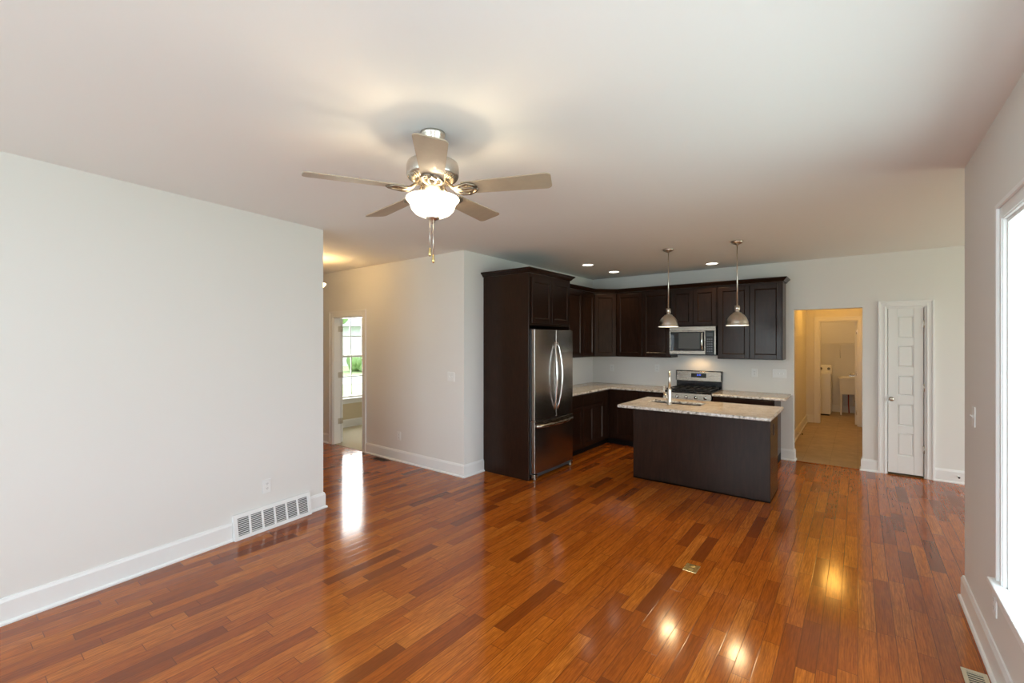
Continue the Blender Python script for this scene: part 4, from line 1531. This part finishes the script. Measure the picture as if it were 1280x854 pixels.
def floor_register(name, label, x0, x1, y0, y1, mat, along):
    r = thing(name, label, 'vent', ((x0 + x1) / 2, (y0 + y1) / 2, 0))
    e = 0.018
    b = MB()
    b.box(x0, x1, y0, y0 + e, 0, 0.005)
    b.box(x0, x1, y1 - e, y1, 0, 0.005)
    b.box(x0, x0 + e, y0 + e, y1 - e, 0, 0.005)
    b.box(x1 - e, x1, y0 + e, y1 - e, 0, 0.005)
    b.build('frame', mat, r, 0.0015)
    MB().box(x0 + e, x1 - e, y0 + e, y1 - e, 0.0003, 0.0012).build('duct_opening', M['slot'], r)
    b = MB()
    n = 16
    for k in range(n):
        if along == 'x':
            p = x0 + e + (x1 - x0 - 2 * e) * (k + 0.5) / n
            b.box(p - 0.0028, p + 0.0028, y0 + e, y1 - e, 0.0014, 0.0042)
        else:
            p = y0 + e + (y1 - y0 - 2 * e) * (k + 0.5) / n
            b.box(x0 + e, x1 - e, p - 0.0028, p + 0.0028, 0.0014, 0.0042)
    b.build('louvers', mat, r)
    return r


floor_register('floor_register', 'dark slotted floor register below the hall wall', -5.40, -5.12, 3.785, 3.895, M['darkmetal'], 'x')
floor_register('floor_register', 'beige floor register beside the right wall baseboard under the window', 0.408, 0.503, 2.82, 3.168,
               mat_base('beige_register_metal', (0.66, 0.58, 0.42), 0.45), 'y')


def door_stop(f, u, z, label):
    r = thing('door_stop', label, 'door stop', f @ Vector((u, 0.016, z)))
    MB(f).lathe([(0.012, 0.0165), (0.012, 0.021), (0.005, 0.023), (0.0045, 0.078), (0.007, 0.079)], (u, 0, z), 12, 'y').build('spring', M['plastic'], r)
    MB(f).lathe([(0.0095, 0.079), (0.0105, 0.084), (0.0095, 0.096), (0.0, 0.097)], (u, 0, z), 12, 'y').build('rubber_tip', M['slot'], r)


door_stop(FB, 0.915, 0.085, 'white door stop with dark tip on the baseboard right of the pantry')
FUL = frame(Vector((-0.838, 0, 0)), (0, 1), (1, 0))
door_stop(FUL, 9.10, 0.06, 'door stop with dark tip low in the utility hall')

# ------------------------------------------------------------------ laundry
wm = thing('washing_machine', 'white top-load washing machine inside the laundry doorway', 'washing machine', (-0.82, 12.45, 0))
MB().box(-1.155, -0.472, 12.13, 12.80, 0.03, 0.930).build('body', M['appliance'], wm, 0.012, 3)
MB().box(-1.09, -0.537, 12.19, 12.60, 0.9305, 0.945).build('lid', M['appliance'], wm, 0.008)
b = MB()
b.hexa([(-1.155, 12.61, 0.931), (-0.472, 12.61, 0.931), (-0.472, 12.80, 0.931), (-1.155, 12.80, 0.931),
        (-1.150, 12.68, 1.095), (-0.477, 12.68, 1.095), (-0.477, 12.80, 1.095), (-1.150, 12.80, 1.095)])
cn = b.build('console', M['appliance'], wm, 0.02, 4)
for kx in (-0.53, -0.68):
    MB().lathe([(0.030, 12.63), (0.028, 12.602), (0.020, 12.598), (0.0, 12.598)], (kx, 0, 1.015), 18, 'y').build('dial', mat_base('grey_dial', (0.2, 0.2, 0.2), 0.4), cn)
MB().box(-1.12, -0.50, 12.16, 12.77, 0.0, 0.03).build('base', M['slot'], wm)

lt = thing('laundry_tub', 'white plastic laundry tub on four legs beside the washing machine', 'sink', (-0.10, 12.62, 0))
tx0, tx1, ty0, ty1 = -0.345, 0.20, 12.40, 12.90
b = MB()
b.hexa([(tx0 + 0.03, ty0 + 0.03, 0.46), (tx1 - 0.03, ty0 + 0.03, 0.46), (tx1 - 0.03, ty1 - 0.02, 0.46), (tx0 + 0.03, ty1 - 0.02, 0.46),
        (tx0 + 0.01, ty0 + 0.012, 0.80), (tx1 - 0.01, ty0 + 0.012, 0.80), (tx1 - 0.01, ty1, 0.80), (tx0 + 0.01, ty1, 0.80)])
b.box(tx0, tx1, ty0, ty0 + 0.035, 0.801, 0.84)
b.box(tx0, tx1, ty1 - 0.10, ty1, 0.801, 0.84)
b.box(tx0, tx0 + 0.035, ty0 + 0.035, ty1 - 0.10, 0.801, 0.84)
b.box(tx1 - 0.035, tx1, ty0 + 0.035, ty1 - 0.10, 0.801, 0.84)
b.build('basin', M['tub'], lt, 0.008)
for (a, c) in ((tx0 + 0.03, ty0 + 0.03), (tx1 - 0.07, ty0 + 0.03), (tx0 + 0.03, ty1 - 0.08), (tx1 - 0.07, ty1 - 0.08)):
    MB().box(a, a + 0.035, c, c + 0.035, 0.0, 0.46).build('leg', M['tub'], lt, 0.003)
MB().tube([(-0.09, 12.65, 0.46), (-0.09, 12.65, 0.25), (-0.07, 12.72, 0.20), (-0.05, 12.80, 0.25), (-0.05, 12.94, 0.27)], 0.020, 10).build('drain_pipe', M['tub'], lt)
MB().tube([(-0.17, 12.86, 0.45), (-0.17, 12.85, 0.2), (-0.16, 12.86, 0.0)], 0.012, 8).build('hot_supply_hose', M['red'], lt)
MB().tube([(-0.02, 12.86, 0.45), (-0.03, 12.85, 0.2), (-0.02, 12.86, 0.0)], 0.012, 8).build('cold_supply_hose', M['blue'], lt)
b = MB()
b.box(-0.16, 0.02, 12.81, 12.86, 0.841, 0.865)
for kx in (-0.14, 0.0):
    b.lathe([(0.016, 0.865), (0.014, 0.895), (0.022, 0.900), (0.020, 0.925), (0.0, 0.93)], (kx, 12.835, 0), 14)
b.tube([(-0.07, 12.835, 0.86), (-0.07, 12.82, 0.92), (-0.07, 12.74, 0.945), (-0.07, 12.67, 0.92), (-0.07, 12.66, 0.89)], 0.011, 10)
b.build('faucet', M['chrome'], lt)

ws = thing('wire_shelf', 'white wire shelf across the laundry back wall', 'shelf', (-0.35, 12.8, 1.6))
b = MB()
for k in range(13):
    yy = 12.945 - k * 0.026
    b.tube([(-1.59, yy, 1.605), (0.89, yy, 1.605)], 0.0022, 5)
for k in range(40):
    xx = -1.58 + k * 0.063
    b.tube([(xx, 12.945, 1.602), (xx, 12.63, 1.602), (xx, 12.628, 1.575)], 0.0020, 5)
b.tube([(-1.59, 12.632, 1.603), (0.89, 12.632, 1.603)], 0.005, 6)
b.tube([(-1.59, 12.628, 1.572), (0.89, 12.628, 1.572)], 0.004, 6)
b.build('wire_deck', M['tub'], ws)
for xx in (-1.10, -0.325, 0.45):
    MB().tube([(xx, 12.64, 1.60), (xx, 12.944, 1.26)], 0.006, 6).build('bracket', M['tub'], ws)

# ------------------------------------------------------------------ outdoors, seen through the bedroom window
struct(MB().box(-70, 30, -40, 60, -0.62, -0.60).build('ground', M['grass']), 'lawn outside')
struct(MB().prism([(-26, -20), (-21, -20), (-21, 50), (-26, 50)], -0.599, -0.58).build('street', M['asphalt']), 'pale street outside')
hs = thing('house', 'pale gabled house across the street beyond the bedroom window', 'house', (-36, 24, -0.6))
b = MB(frame(Vector((-36, 24, -0.6)), (0.84, 0.54), (0.54, -0.84)))
b.box(-4, 9, -9, 0, 0, 3.6)
b.prism([(0, 0)] * 0 or [(-4, -9), (9, -9), (9, 0), (-4, 0)], 3.6, 3.62)
b.build('wall', M['concrete'], hs)
b = MB(frame(Vector((-36, 24, -0.6)), (0.84, 0.54), (0.54, -0.84)))
b.hexa([(-4.6, -9.6, 3.62), (9.6, -9.6, 3.62), (9.6, 0.6, 3.62), (-4.6, 0.6, 3.62), (-1, -4.6, 6.6), (6, -4.6, 6.6), (6, -4.4, 6.6), (-1, -4.4, 6.6)])
b.build('roof', M['shingle'], hs)
b = MB(frame(Vector((-36, 24, -0.6)), (0.84, 0.54), (0.54, -0.84)))
b.box(1.0, 2.2, 0.001, 0.06, 1.0, 2.6)
b.build('window', M['slot'], hs)


def blob_tree(name, label, cat, x, y, h0, h1, r):
    t_ = thing(name, label, cat, (x, y, -0.6))
    b = MB()
    import random
    rnd = random.Random(int(abs(x * 10)))
    for k in range(46):
        a, q = rnd.random() * 6.28, rnd.random() ** 0.6 * r
        z = h0 + (h1 - h0) * rnd.random()
        b.sphere((x + q * math.cos(a), y + q * math.sin(a), z), r * (0.22 + 0.16 * rnd.random()), 8, 6)
    b.build('foliage', M['leaf'], t_)
    MB().cyl((x, y, 0), 0.12 * r, -0.6, h0 + 0.3, 10).build('stem', M['bark'], t_)
    return t_


blob_tree('tree', 'leafy green tree beyond the bedroom window', 'tree', -31.5, 16.8, 2.5, 7.0, 2.6)
blob_tree('shrub', 'low green shrub in front of the pale house', 'shrub', -29.0, 20.2, -0.3, 0.6, 1.3)
